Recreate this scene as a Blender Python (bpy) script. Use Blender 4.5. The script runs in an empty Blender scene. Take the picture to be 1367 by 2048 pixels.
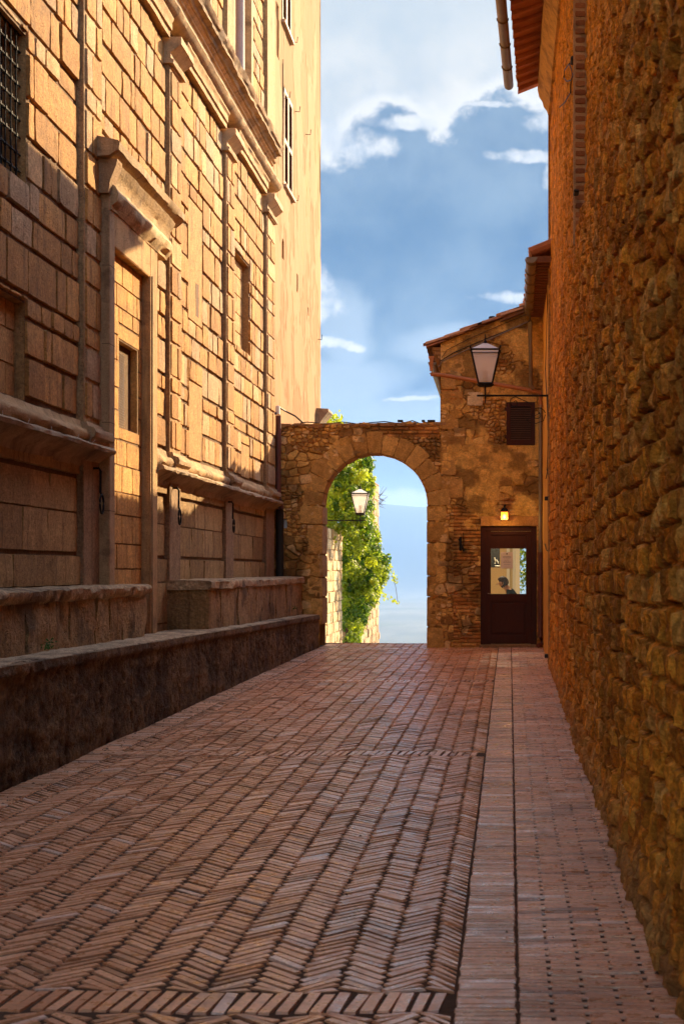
import bpy, math, random
import numpy as np
R = math.radians
rnd = random.Random(7)
rng = np.random.default_rng(11)
F = 2850.0          # focal length in photo pixels
EYE = 1.6
def P(px, py, Y): return ((px-1000)/F*Y, Y, EYE+(1140-py)/F*Y)
def YX(px, X): return F*X/(px-1000)

# ------------------------------------------------------------------ camera, world, sun, exposure
sc = bpy.context.scene
col = sc.collection
cam_d = bpy.data.cameras.new('camera')
cam = bpy.data.objects.new('camera', cam_d); col.objects.link(cam)
cam.location = (0, 0, EYE); cam.rotation_euler = (R(90), 0, 0)
cam_d.sensor_fit = 'HORIZONTAL'; cam_d.sensor_width = 36; cam_d.lens = F/1367*36
cam_d.shift_x = (683.5-1000)/1367; cam_d.shift_y = (1140-1024)/1367
cam_d.dof.use_dof = True; cam_d.dof.focus_distance = 21; cam_d.dof.aperture_fstop = 10
cam_d.clip_start = .05; cam_d.clip_end = 60000
sc.camera = cam
sc.view_settings.view_transform = 'Standard'; sc.view_settings.look = 'None'
EXPO = 2.3
sc.view_settings.exposure = EXPO; sc.view_settings.gamma = 1
sc.cycles.use_denoising = True
sc.cycles.max_bounces = 10; sc.cycles.diffuse_bounces = 6; sc.cycles.glossy_bounces = 3
sc.cycles.transmission_bounces = 6; sc.cycles.volume_bounces = 1; sc.cycles.transparent_max_bounces = 12
sc.cycles.caustics_reflective = False; sc.cycles.caustics_refractive = False
sc.cycles.sample_clamp_indirect = 8
SUN_AZ, SUN_EL = 34.0, 26.5      # azimuth from +Y towards +X
sd = bpy.data.lights.new('sun', 'SUN'); sd.energy = 3.1; sd.angle = R(.5); sd.color = (1, .74, .42)
so = bpy.data.objects.new('sun', sd); col.objects.link(so)
so.rotation_euler = (R(90-SUN_EL), 0, R(180-SUN_AZ)); so.location = (20, 30, 30)

world = bpy.data.worlds.new('World'); sc.world = world; world.use_nodes = True

class NT:
    """tiny helper for node maths"""
    def __init__(s, nt): s.nt = nt
    def n(s, t, **kw):
        k = s.nt.nodes.new(t)
        for a, b in kw.items(): setattr(k, a, b)
        return k
    def put(s, sock, v):
        if v is None: return
        if isinstance(v, bpy.types.NodeSocket): s.nt.links.new(v, sock)
        else: sock.default_value = v
    def m(s, op, a, b=None, c=None, clamp=False):
        k = s.n('ShaderNodeMath', operation=op, use_clamp=clamp)
        s.put(k.inputs[0], a); s.put(k.inputs[1], b); s.put(k.inputs[2], c)
        return k.outputs[0]
    def ss(s, x, a, b):
        k = s.n('ShaderNodeMapRange', interpolation_type='SMOOTHSTEP')
        s.put(k.inputs[0], x); s.put(k.inputs[1], a); s.put(k.inputs[2], b)
        return k.outputs[0]
    def mix(s, f, a, b, mode='MIX'):
        k = s.n('ShaderNodeMix', data_type='RGBA', blend_type=mode)
        s.put(k.inputs[0], f)
        s.put(k.inputs[6], (*a, 1) if isinstance(a, tuple) and len(a) == 3 else a)
        s.put(k.inputs[7], (*b, 1) if isinstance(b, tuple) and len(b) == 3 else b)
        return k.outputs[2]
    def noise(s, vec, scale, detail=4, rough=.55, dist=0, col=False):
        k = s.n('ShaderNodeTexNoise'); s.put(k.inputs['Vector'], vec)
        k.inputs['Scale'].default_value = scale; k.inputs['Detail'].default_value = detail
        k.inputs['Roughness'].default_value = rough; k.inputs['Distortion'].default_value = dist
        return k.outputs['Color' if col else 'Fac']

def build_world():
    nt = world.node_tree; nt.nodes.clear(); g = NT(nt)
    out = g.n('ShaderNodeOutputWorld'); bg = g.n('ShaderNodeBackground')
    nt.links.new(bg.outputs[0], out.inputs[0])
    sky = g.n('ShaderNodeTexSky'); sky.sky_type = 'NISHITA'; sky.sun_disc = False
    sky.sun_elevation = R(SUN_EL); sky.sun_rotation = R(SUN_AZ); sky.dust_density = 1.5
    tc = g.n('ShaderNodeTexCoord'); D = tc.outputs['Generated']
    sx = g.n('ShaderNodeSeparateXYZ'); nt.links.new(D, sx.inputs[0])
    X, Y, Z = sx.outputs
    yy = g.m('MAXIMUM', Y, .15)
    U = g.m('DIVIDE', X, yy); V = g.m('DIVIDE', Z, yy)
    nz = g.noise(D, 9, 6, .6, col=True); nz2 = g.noise(D, 34, 7, .62, col=True)
    s1 = g.n('ShaderNodeSeparateColor'); nt.links.new(nz, s1.inputs[0])
    s2 = g.n('ShaderNodeSeparateColor'); nt.links.new(nz2, s2.inputs[0])
    def wob(base, a, b):
        t = g.m('ADD', base, g.m('MULTIPLY', g.m('SUBTRACT', a, .5), .018))
        return g.m('ADD', t, g.m('MULTIPLY', g.m('SUBTRACT', b, .5), .010))
    u = wob(U, s1.outputs[0], s2.outputs[0]); v = wob(V, s1.outputs[1], s2.outputs[1])
    k = 1/2**EXPO
    def c(r, gg, b):
        f = lambda q: ((q/255+.055)/1.055)**2.4 if q > 10 else q/255/12.92
        return (f(r)*k, f(gg)*k, f(b)*k)
    # vertical base gradient of the sky in front (pale haze low, slate blue cloud mass, bright veil above)
    rp = g.n('ShaderNodeValToRGB'); nt.links.new(g.m('MULTIPLY', v, 2.0), rp.inputs[0])
    st = [(-.02, c(188, 208, 224)), (.045*2, c(178, 197, 212)), (.07*2, c(132, 158, 184)), (.115*2, c(160, 184, 204)),
          (.14*2, c(110, 142, 172)), (.2*2, c(108, 146, 182)), (.27*2, c(100, 144, 186)), (.315*2, c(150, 184, 216)),
          (.34*2, c(226, 230, 234)), (.4*2, c(214, 224, 233)), (.5*2, c(196, 214, 230))]
    el = rp.color_ramp.elements
    el[0].position = 0; el[0].color = (*st[0][1], 1); el[1].position = min(1, st[-1][0]); el[1].color = (*st[-1][1], 1)
    for p, cc in st[1:-1]:
        e = el.new(p); e.color = (*cc, 1)
    base = rp.outputs[0]
    def field(px, py, rx, ry):
        a = g.m('DIVIDE', g.m('SUBTRACT', u, (px-1000)/F), rx/F)
        b = g.m('DIVIDE', g.m('SUBTRACT', v, (1140-py)/F), ry/F)
        return g.m('SUBTRACT', 1.0, g.m('ADD', g.m('MULTIPLY', a, a), g.m('MULTIPLY', b, b)))
    def group(qs, amp, lo, hi, nf):
        t = None
        for q in qs:
            f = g.m('MAXIMUM', field(*q), -1.5); t = f if t is None else g.m('MAXIMUM', t, f)
        return g.ss(g.m('ADD', t, g.m('MULTIPLY', g.m('SUBTRACT', nf, .5), amp)), lo, hi)
    def st(n, k=2.4): return g.m('ADD', g.m('MULTIPLY', g.m('SUBTRACT', n, .5), k), .5)
    na = st(g.noise(D, 30, 9, .60, .3)); nb = st(g.noise(D, 11, 7, .58)); nc = st(g.noise(D, 70, 6, .6))
    def fmax(qs):
        t = None
        for q in qs:
            f = g.m('MAXIMUM', field(*q), -2.5); t = f if t is None else g.m('MAXIMUM', t, f)
        return t
    veil = g.mix(g.ss(nb, .25, .9), c(208, 218, 226), c(250, 248, 243))
    veil = g.mix(g.m('MULTIPLY', g.ss(v, .335, .40), .55), veil, c(202, 216, 227))
    base = g.mix(g.ss(v, .255, .29), base, veil)
    # slate-blue cloud bank with a luminous rim
    fb = g.m('ADD', fmax([(1010, 330, 150, 145), (770, 330, 110, 112), (860, 470, 360, 215), (850, 620, 260, 200)]), g.m('MULTIPLY', g.m('SUBTRACT', na, .5), .75))
    rim = g.m('MULTIPLY', g.ss(fb, -.75, -.02), g.ss(v, .24, .29))
    base = g.mix(g.m('MULTIPLY', rim, .9), base, c(254, 253, 251))
    blue = g.mix(g.ss(nb, .1, .95), c(78, 120, 164), c(134, 162, 190))
    blue = g.mix(g.m('MULTIPLY', g.ss(na, .3, 1.1), .35), blue, c(158, 182, 204))
    base = g.mix(g.m('MULTIPLY', g.ss(fb, -.10, .26), .96), base, blue)
    low = g.m('ADD', fmax([(650, 770, 160, 50), (900, 830, 260, 45), (930, 690, 120, 40), (690, 650, 60, 90)]), g.m('MULTIPLY', g.m('SUBTRACT', nb, .5), 1.2))
    base = g.mix(g.m('MULTIPLY', g.ss(low, -.5, .9), .75), base, c(190, 207, 224))
    whc = g.mix(g.ss(na, .1, .85), c(214, 223, 234), c(255, 254, 251))
    fw = g.m('ADD', fmax([(640, 288, 120, 50), (720, 305, 80, 26), (560, 290, 130, 80), (800, 250, 75, 16), (640, 590, 55, 52),
              (700, 692, 30, 8), (650, 690, 45, 12), (1060, 306, 95, 13), (1050, 596, 100, 14), (985, 206, 60, 7), (1100, 240, 60, 20), (1112, 350, 26, 30)]),
              g.m('ADD', g.m('MULTIPLY', g.m('SUBTRACT', na, .5), 2.0), g.m('MULTIPLY', g.m('SUBTRACT', nc, .5), .9)))
    base = g.mix(g.m('MULTIPLY', g.ss(fw, -.55, 1.0), .97), base, whc)
    fl = g.m('ADD', fmax([(860, 1005, 230, 34), (830, 800, 60, 5)]), g.m('MULTIPLY', g.m('SUBTRACT', na, .5), 1.2))
    base = g.mix(g.m('MULTIPLY', g.ss(fl, -.3, .9), .9), base, c(240, 240, 240))
    # the rest of the dome: scattered white clouds over the physical sky
    skyc = g.n('ShaderNodeMix', data_type='RGBA', blend_type='MULTIPLY'); skyc.inputs[0].default_value = 1
    nt.links.new(sky.outputs[0], skyc.inputs[6]); skyc.inputs[7].default_value = (.15, .15, .15, 1)
    n3 = g.noise(D, 2.6, 6, .6)
    dome = g.mix(g.m('MULTIPLY', g.ss(n3, .46, .62), .8), skyc.outputs[2], c(205, 208, 212))
    front = g.m('MULTIPLY', g.ss(Y, .45, .75), g.ss(Z, .62, .4))
    nt.links.new(g.mix(front, dome, base), bg.inputs[0]); bg.inputs[1].default_value = 1.0
build_world()

# ------------------------------------------------------------------ noise + mesh helpers
def hsh(a, b, s=0):
    a = a.astype(np.int64); b = b.astype(np.int64)
    h = (a*374761393 + b*668265263 + s*974634777) & 0xffffffff
    h = ((h ^ (h >> 13))*1274126177) & 0xffffffff
    h = (h ^ (h >> 16))
    return (h & 0xffffff)/float(0x1000000)
def vn(x, y, s=0):
    x = np.asarray(x, float); y = np.asarray(y, float)
    xi = np.floor(x); yi = np.floor(y); fx = x-xi; fy = y-yi
    fx = fx*fx*(3-2*fx); fy = fy*fy*(3-2*fy)
    a = hsh(xi, yi, s); b = hsh(xi+1, yi, s); c = hsh(xi, yi+1, s); d = hsh(xi+1, yi+1, s)
    return (a*(1-fx)+b*fx)*(1-fy)+(c*(1-fx)+d*fx)*fy
def fbm(x, y, s=0, o=4):
    t = 0; a = .5; f = 1; w = 0
    for i in range(o):
        t = t+a*vn(x*f, y*f, s+i*17); w += a; a *= .55; f *= 2.03
    return t/w
def sst(x, a, b):
    t = np.clip((x-a)/(b-a), 0, 1); return t*t*(3-2*t)
def lerpc(f, a, b):
    f = np.asarray(f)[..., None]; return np.asarray(a)*(1-f)+np.asarray(b)*f

class MB:
    """collects geometry for ONE mesh; every vertex carries a colour"""
    def __init__(s): s.v = []; s.f = []; s.c = []; s.n = 0
    def add(s, v, f, c=(1, 1, 1)):
        v = np.asarray(v, float).reshape(-1, 3)
        cc = np.asarray(c, float)
        if cc.ndim == 1: cc = np.tile(cc, (len(v), 1))
        s.v.append(v); s.c.append(cc)
        if isinstance(f, np.ndarray): s.f.append(f+s.n)
        else:
            for q in f: s.f.append([i+s.n for i in q])
        s.n += len(v)
    def box(s, x0, x1, y0, y1, z0, z1, c=(1, 1, 1), b=0.0):
        x0, x1 = min(x0, x1), max(x0, x1); y0, y1 = min(y0, y1), max(y0, y1); z0, z1 = min(z0, z1), max(z0, z1)
        if b <= 0:
            v = [(x, y, z) for x in (x0, x1) for y in (y0, y1) for z in (z0, z1)]
            s.add(v, [(0, 1, 3, 2), (4, 6, 7, 5), (0, 4, 5, 1), (2, 3, 7, 6), (0, 2, 6, 4), (1, 5, 7, 3)], c); return
        b = min(b, (x1-x0)*.45, (y1-y0)*.45, (z1-z0)*.45)
        v = []; idx = {}
        for i, (x, sx) in enumerate(((x0, 1), (x1, -1))):
            for j, (y, sy) in enumerate(((y0, 1), (y1, -1))):
                for k, (z, sz) in enumerate(((z0, 1), (z1, -1))):
                    for a, p in enumerate(((x, y+sy*b, z+sz*b), (x+sx*b, y, z+sz*b), (x+sx*b, y+sy*b, z))):
                        idx[i, j, k, a] = len(v); v.append(p)
        I = idx; f = []
        f += [(I[0,0,0,0], I[0,0,1,0], I[0,1,1,0], I[0,1,0,0]), (I[1,0,0,0], I[1,1,0,0], I[1,1,1,0], I[1,0,1,0])]
        f += [(I[0,0,0,1], I[1,0,0,1], I[1,0,1,1], I[0,0,1,1]), (I[0,1,0,1], I[0,1,1,1], I[1,1,1,1], I[1,1,0,1])]
        f += [(I[0,0,0,2], I[0,1,0,2], I[1,1,0,2], I[1,0,0,2]), (I[0,0,1,2], I[1,0,1,2], I[1,1,1,2], I[0,1,1,2])]
        for j in (0, 1):
            for k in (0, 1): f.append((I[0,j,k,1], I[1,j,k,1], I[1,j,k,2], I[0,j,k,2]))
        for i in (0, 1):
            for k in (0, 1): f.append((I[i,0,k,0], I[i,1,k,0], I[i,1,k,2], I[i,0,k,2]))
        for i in (0, 1):
            for j in (0, 1): f.append((I[i,j,0,0], I[i,j,1,0], I[i,j,1,1], I[i,j,0,1]))
        for i in (0, 1):
            for j in (0, 1):
                for k in (0, 1): f.append((I[i,j,k,0], I[i,j,k,1], I[i,j,k,2]))
        s.add(v, f, c)
    def tube(s, pts, r, c=(1, 1, 1), n=8, r1=None):
        pts = [np.array(p, float) for p in pts]; rings = []
        m = len(pts); base = s.n; V = []
        up = np.array((0, 0, 1.))
        for i, p in enumerate(pts):
            d = pts[min(i+1, m-1)]-pts[max(i-1, 0)]; d /= (np.linalg.norm(d)+1e-9)
            a = np.cross(d, up)
            if np.linalg.norm(a) < .05: a = np.cross(d, np.array((0, 1., 0)))
            a /= np.linalg.norm(a); b = np.cross(d, a)
            rr = r if r1 is None else r+(r1-r)*i/(m-1)
            if callable(rr): rr = rr(i/(m-1))
            for k in range(n):
                t = 2*math.pi*k/n; V.append(p+rr*(math.cos(t)*a+math.sin(t)*b))
        f = []
        for i in range(m-1):
            for k in range(n):
                f.append((i*n+k, i*n+(k+1) % n, (i+1)*n+(k+1) % n, (i+1)*n+k))
        f.append(tuple(range(n))[::-1]); f.append(tuple((m-1)*n+k for k in range(n)))
        s.add(V, f, c)
    def lathe(s, prof, cx, cy, c=(1, 1, 1), n=16, a0=0, rot=0):
        V = []; m = len(prof)
        for r, z in prof:
            for k in range(n):
                t = 2*math.pi*k/n+rot; V.append((cx+r*math.cos(t), cy+r*math.sin(t), z))
        f = []
        for i in range(m-1):
            for k in range(n): f.append((i*n+k, i*n+(k+1) % n, (i+1)*n+(k+1) % n, (i+1)*n+k))
        f.append(tuple(range(n))[::-1]); f.append(tuple((m-1)*n+k for k in range(n)))
        s.add(V, f, c)
    def extrude_y(s, prof, y0, y1, step=.25, jit=0.0, c=(1, 1, 1), seed=0, map=None, cvar=.25):
        """closed profile [(x,z)...] swept along y, with worn edges"""
        prof = np.array(prof, float); n = max(2, int(abs(y1-y0)/step)+1); ys = np.linspace(y0, y1, n); m = len(prof)
        YY, I = np.meshgrid(ys, np.arange(m), indexing='ij')
        X = prof[I, 0]; Z = prof[I, 1].copy()
        X = X+(fbm(YY*4.3, I*1.3, seed, 5)-.5)*2.6*jit; Z = Z+(fbm(YY*3.7+9, I*1.4, seed+5, 5)-.5)*2.6*jit
        V = np.stack([X, YY, Z], -1).reshape(-1, 3)
        if map is not None: V = map(V)
        a = (np.arange(n-1)[:, None]*m+np.arange(m)[None]).ravel(); b = (np.arange(n-1)[:, None]*m+(np.arange(m)[None]+1) % m).ravel()
        f = np.stack([a, b, b+m, a+m], -1)
        t = fbm(YY*1.3, I*.3, seed+3, 3).reshape(-1)
        cc = np.asarray(c)[None]*(1-cvar/2+cvar*t[:, None])
        nb = s.n
        s.add(V, f, cc)
        s.f.append([nb+i for i in range(m)][::-1]); s.f.append([nb+(n-1)*m+i for i in range(m)])
    def build(s, name, mat, parent=None, smooth=False, auto=None):
        V = np.concatenate(s.v); C = np.concatenate(s.c)
        loops = []; starts = []; tot = 0; lens = []
        for f in s.f:
            if isinstance(f, np.ndarray):
                k = f.shape[1]; loops.append(f.reshape(-1)); lens.append(np.full(len(f), k))
            else:
                loops.append(np.array(f)); lens.append(np.array([len(f)]))
        L = np.concatenate(loops).astype(np.int32); N = np.concatenate(lens).astype(np.int32)
        S = np.concatenate([[0], np.cumsum(N)[:-1]]).astype(np.int32)
        me = bpy.data.meshes.new(name)
        me.vertices.add(len(V)); me.vertices.foreach_set('co', V.astype(np.float32).ravel())
        me.loops.add(len(L)); me.loops.foreach_set('vertex_index', L)
        me.polygons.add(len(N)); me.polygons.foreach_set('loop_start', S); me.polygons.foreach_set('loop_total', N)
        me.update(calc_edges=True); me.validate()
        me.polygons.foreach_set('use_smooth', np.full(len(me.polygons), bool(smooth)))
        a = me.attributes.new('Col', 'FLOAT_COLOR', 'POINT')
        if len(me.vertices) == len(C):
            a.data.foreach_set('color', np.concatenate([C, np.ones((len(C), 1))], 1).astype(np.float32).ravel())
        me.materials.append(mat)
        o = bpy.data.objects.new(name, me); col.objects.link(o)
        if auto is not None:
            for p in me.polygons: p.use_smooth = True
            me.set_sharp_from_angle(angle=R(auto))
        if parent is not None:
            o.parent = parent
            o.matrix_parent_inverse = parent.matrix_basis.inverted()
        return o

def empty(name, loc, label, cat, group=None):
    o = bpy.data.objects.new(name, None); col.objects.link(o); o.location = loc
    o.empty_display_size = .2
    tag(o, label, cat, group); return o
def tag(o, label=None, cat=None, group=None, kind=None):
    if label: o['label'] = label
    if cat: o['category'] = cat
    if group: o['group'] = group
    if kind: o['kind'] = kind
    return o

def stones(mb, C, H, A, D, colr, mapf, n=3, bev=.012, rough=.004, jit=.004, seed=0, flip=False, back=-.03, dome=0.0, tilt=0.0):
    """rounded worn blocks; (u,v,d) positions pushed through mapf"""
    C = np.asarray(C, float); H = np.asarray(H, float); A = np.asarray(A, float); D = np.asarray(D, float); colr = np.asarray(colr, float)
    N = len(C)
    if N == 0: return
    lin = np.linspace(-1, 1, n); k = n+2
    B = np.minimum(bev, H*.45)
    def axis(h, b):
        inner = lin[None]*(h-b)[:, None]
        return np.concatenate([-h[:, None], inner, h[:, None]], 1)
    us = axis(H[:, 0], B[:, 0]); vs = axis(H[:, 1], B[:, 1])
    Ug = np.repeat(us[:, :, None], k, 2); Vg = np.repeat(vs[:, None, :], k, 1)
    ring = np.zeros((k, k), bool); ring[0] = ring[-1] = True; ring[:, 0] = ring[:, -1] = True
    r2 = np.zeros((k, k), bool); r2[1:-1, 1:-1] = True; inn = np.zeros((k, k), bool); inn[2:-2, 2:-2] = True
    edge = r2 & ~inn
    crn = np.zeros((k, k)); 
    for i in (0, -1):
        for j in (0, -1): crn[i, j] = 1
    crn2 = np.zeros((k, k))
    for i in (1, -2):
        for j in (1, -2): crn2[i, j] = 1
    sc_ = (1-crn*np.minimum(.25, .8*bev/np.maximum(.01, H.min(1)))[:, None, None]-crn2*np.minimum(.25, .5*bev/np.maximum(.01, H.min(1)))[:, None, None])
    Ug = Ug*sc_; Vg = Vg*sc_
    ca = np.cos(A)[:, None, None]; sa = np.sin(A)[:, None, None]
    u = C[:, 0, None, None]+Ug*ca-Vg*sa; v = C[:, 1, None, None]+Ug*sa+Vg*ca
    sd_ = (np.arange(N)*7.31)[:, None, None]
    fr = 1/max(.03, float(np.median(H))*.9)
    ju = (fbm(u*fr+sd_, v*fr, seed, 3)-.5)*2*jit; jv = (fbm(u*fr, v*fr+sd_, seed+9, 3)-.5)*2*jit
    dn = (fbm(u*fr*1.3+sd_, v*fr*1.3+3, seed+20, 3)-.5)*2*rough
    ru = (Ug/H[:, 0, None, None]); rv = (Vg/H[:, 1, None, None])
    dm = dome*(1-np.maximum(ru**2, rv**2))
    if tilt: dm = dm+tilt*(rng.normal(0, 1, N)[:, None, None]*ru+rng.normal(0, 1, N)[:, None, None]*rv)
    d = D[:, None, None]+dn+dm
    d = np.where(edge[None], d-np.asarray(bev)*.35, d)
    d = np.where(ring[None], back, d)
    pts = mapf(np.stack([u+ju, v+jv, d], -1).reshape(-1, 3))
    i = np.arange(k-1); a = (i[:, None]*k+i[None]).ravel()
    q = np.stack([a, a+k, a+k+1, a+1], -1)
    if flip: q = q[:, ::-1]
    Q = (q[None]+(np.arange(N)*k*k)[:, None, None]).reshape(-1, 4)
    cc = np.repeat(colr[:, None, :], k*k, 1)
    tn = (.88+.24*fbm(u*fr*1.1, v*fr*1.1+5, seed+40, 3)).reshape(N, k*k, 1)
    mb.add(pts, Q, (cc*tn).reshape(-1, 3))

def cut(rects, holes, mn=.05):
    for (a, b, c, d) in holes:
        o = []
        for (u0, u1, v0, v1) in rects:
            if u1 <= a or u0 >= b or v1 <= c or v0 >= d: o.append((u0, u1, v0, v1)); continue
            if a-u0 > mn: o.append((u0, a, v0, v1))
            if u1-b > mn: o.append((b, u1, v0, v1))
            m0, m1 = max(u0, a), min(u1, b)
            if m1-m0 > mn:
                if c-v0 > mn: o.append((m0, m1, v0, c))
                if v1-d > mn: o.append((m0, m1, d, v1))
        rects = o
    return rects

def holed(mb, u0, u1, v0, v1, holes, mapf, c=(1, 1, 1), rc=None, flip=False, back=True):
    """flat wall sheet with recesses (a,b,c,d,depth)"""
    for (a, b, cc, d) in cut([(u0, u1, v0, v1)], [h[:4] for h in holes], 0.0):
        q = mapf(np.array([(a, cc, 0), (b, cc, 0), (b, d, 0), (a, d, 0)], float))
        mb.add(q, [(3, 2, 1, 0) if flip else (0, 1, 2, 3)], c)
    for (a, b, cc, d, dep) in holes:
        q = mapf(np.array([(a, cc, 0), (b, cc, 0), (b, d, 0), (a, d, 0), (a, cc, -dep), (b, cc, -dep), (b, d, -dep), (a, d, -dep)], float))
        f = [(0, 4, 5, 1), (1, 5, 6, 2), (2, 6, 7, 3), (3, 7, 4, 0)]
        if back: f.append((4, 7, 6, 5))
        mb.add(q, f, rc or c)

# ------------------------------------------------------------------ materials
def mat(name, base=(.5, .5, .5), rough=.8, vcol=True, n1=6., a1=.35, n2=60., a2=.3, bump=.35, bscale=45., bdist=.01, spec=.3,
        pits=0., stain=None, stain_scale=1.2, metal=0., stretch=None, trans=0., coarse=0., rvar=0., streak=0.):
    m = bpy.data.materials.new(name); m.use_nodes = True; nt = m.node_tree; nt.nodes.clear(); g = NT(nt)
    out = g.n('ShaderNodeOutputMaterial'); b = g.n('ShaderNodeBsdfPrincipled')
    tc = g.n('ShaderNodeTexCoord'); vec = tc.outputs['Object']
    if stretch:
        mp = g.n('ShaderNodeMapping'); nt.links.new(vec, mp.inputs[0]); mp.inputs['Scale'].default_value = stretch; vec = mp.outputs[0]
    if vcol:
        at = g.n('ShaderNodeAttribute', attribute_name='Col'); c = at.outputs['Color']
        c = g.mix(1.0, c, (*base, 1), 'MULTIPLY') if base != (1, 1, 1) else c
    else: c = (*base, 1)
    f1 = g.noise(vec, n1, 5, .6); f2 = g.noise(vec, n2, 3, .6)
    def modc(c, f, a):
        k = g.m('ADD', g.m('MULTIPLY', g.m('SUBTRACT', f, .5), a*2), 1.0)
        cb = g.n('ShaderNodeCombineXYZ')
        for i in range(3): nt.links.new(k, cb.inputs[i])
        return g.mix(1.0, c, cb.outputs[0], 'MULTIPLY')
    c = modc(c, f1, a1); c = modc(c, f2, a2)
    if stain:
        fs = g.noise(vec, stain_scale, 6, .65, .4)
        c = g.mix(g.m('MULTIPLY', g.ss(fs, .5, .66), stain[3]), c, (stain[0], stain[1], stain[2]))
    if streak:
        mp2 = g.n('ShaderNodeMapping'); nt.links.new(tc.outputs['Object'], mp2.inputs[0]); mp2.inputs['Scale'].default_value = (5, 5, .45)
        c = g.mix(g.m('MULTIPLY', g.ss(g.noise(mp2.outputs[0], 1.6, 6, .7), .52, .68), streak), c, (.07, .035, .014))
    hgt = g.m('ADD', g.noise(vec, bscale, 5, .65), g.m('MULTIPLY', f1, .6+coarse))
    if pits:
        vo = g.n('ShaderNodeTexVoronoi'); g.put(vo.inputs['Vector'], vec); vo.inputs['Scale'].default_value = 55
        pf = g.m('MULTIPLY', g.ss(vo.outputs['Distance'], .32, .12), g.ss(g.noise(vec, 9, 3), .46, .62))
        c = g.mix(g.m('MULTIPLY', pf, pits), c, (.07, .035, .015)); hgt = g.m('SUBTRACT', hgt, g.m('MULTIPLY', pf, .8))
    nt.links.new(c if isinstance(c, bpy.types.NodeSocket) else f1, b.inputs['Base Color'])
    b.inputs['Roughness'].default_value = rough
    if rvar: nt.links.new(g.m('ADD', g.m('MULTIPLY', g.m('SUBTRACT', g.noise(vec, 14, 3), .5), rvar*2), rough, clamp=True), b.inputs['Roughness'])
    b.inputs['Specular IOR Level'].default_value = spec; b.inputs['Metallic'].default_value = metal
    if bump:
        bp = g.n('ShaderNodeBump'); bp.inputs['Strength'].default_value = bump; bp.inputs['Distance'].default_value = bdist
        nt.links.new(hgt, bp.inputs['Height']); nt.links.new(bp.outputs[0], b.inputs['Normal'])
    sh = b.outputs[0]
    if trans:
        tr = g.n('ShaderNodeBsdfTranslucent'); nt.links.new(c, tr.inputs[0])
        mx = g.n('ShaderNodeMixShader'); mx.inputs[0].default_value = trans
        nt.links.new(b.outputs[0], mx.inputs[1]); nt.links.new(tr.outputs[0], mx.inputs[2]); sh = mx.outputs[0]
    nt.links.new(sh, out.inputs[0]); return m
def emit(name, c, s):
    m = bpy.data.materials.new(name); m.use_nodes = True; b = m.node_tree.nodes['Principled BSDF']
    b.inputs['Base Color'].default_value = (*c, 1); b.inputs['Emission Color'].default_value = (*c, 1); b.inputs['Emission Strength'].default_value = s
    return m
W1 = (1, 1, 1)
M = {}
M['ashlar'] = mat('ashlar', W1, .85, bump=.8, bscale=38, bdist=.02, pits=.9, n1=7, a1=.5, n2=34, a2=.75, stain=(.16, .08, .03, .35), stain_scale=1.1, streak=.5)
M['moulding'] = mat('moulding_stone', W1, .85, bump=.7, bscale=35, bdist=.02, pits=.5, n1=7, a1=.4, n2=70, a2=.4, stain=(.10, .055, .03, .6), stain_scale=2.2, streak=.4)
M['plaster'] = mat('ochre_plaster', W1, .9, bump=.25, bscale=25, bdist=.008, n1=2.5, a1=.14, n2=50, a2=.12, stain=(.38, .19, .06, .6), stain_scale=.9, stretch=(1, 1, .35))
M['rubble'] = mat('rubble_stone', W1, .88, bump=.8, bscale=50, bdist=.02, n1=11, a1=.55, n2=45, a2=.6, stain=(.14, .06, .012, .45), stain_scale=1.6, spec=.15)
M['rough'] = mat('rough_courses', W1, .85, bump=1., bscale=34, bdist=.035, n1=10, a1=.6, n2=36, a2=.8, spec=.2, coarse=.6)
M['bench'] = mat('weathered_bench_stone', W1, .88, bump=1., bscale=24, bdist=.03, n1=6, a1=.6, n2=30, a2=.8, pits=.9, stain=(.05, .028, .015, .7), stain_scale=1.8, streak=.6)
M['brick'] = mat('paving_brick', W1, .36, bump=.35, bscale=40, bdist=.004, n1=1.3, a1=.25, n2=50, a2=.45, spec=.75, stain=(.20, .10, .05, .45), stain_scale=1.5, rvar=.5)
M['dirt'] = mat('joint_dirt', (.075, .038, .018), .95, vcol=False, bump=.6)
M['terracotta'] = mat('terracotta', W1, .85, bump=.5, n1=8, a1=.4, n2=60, a2=.3, stain=(.12, .07, .04, .5), stain_scale=5)
M['zinc'] = mat('weathered_zinc', (.22, .17, .11), .5, vcol=False, metal=.6, bump=.15, n1=4, a1=.3)
M['copper'] = mat('painted_pipe', (.42, .15, .045), .5, vcol=False, bump=.1, n1=6, a1=.35)
M['redpipe'] = mat('dark_red_pipe', (.12, .04, .025), .5, vcol=False, bump=.1, n1=6, a1=.35)
M['iron'] = mat('black_iron', (.012, .010, .009), .75, vcol=False, bump=.3, spec=.2)
M['wood'] = mat('dark_red_wood', (.055, .014, .006), .55, vcol=False, bump=.2, n1=5, a1=.35, stretch=(9, 9, 1), spec=.15)
M['eavewood'] = mat('eave_wood', W1, .8, bump=.4, n1=5, a1=.35)
M['shutter'] = mat('brown_shutter', (.09, .04, .02), .55, vcol=False, bump=.1)
M['shutterw'] = mat('worn_pale_paint', (.40, .26, .17), .6, vcol=False, bump=.2)
M['slat'] = mat('faded_brown_slats', (.16, .085, .045), .7, vcol=False, bump=.1)
M['marble'] = mat('pinkish_column_stone', (.30, .22, .19), .7, vcol=False, bump=.3, n1=4, a1=.2, pits=.3)
M['cable'] = mat('black_cable', (.02, .016, .012), .6, vcol=False, bump=0)
M['white'] = mat('white_plastic', (.7, .68, .62), .5, vcol=False, bump=0, a1=.05, a2=.03)
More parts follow.
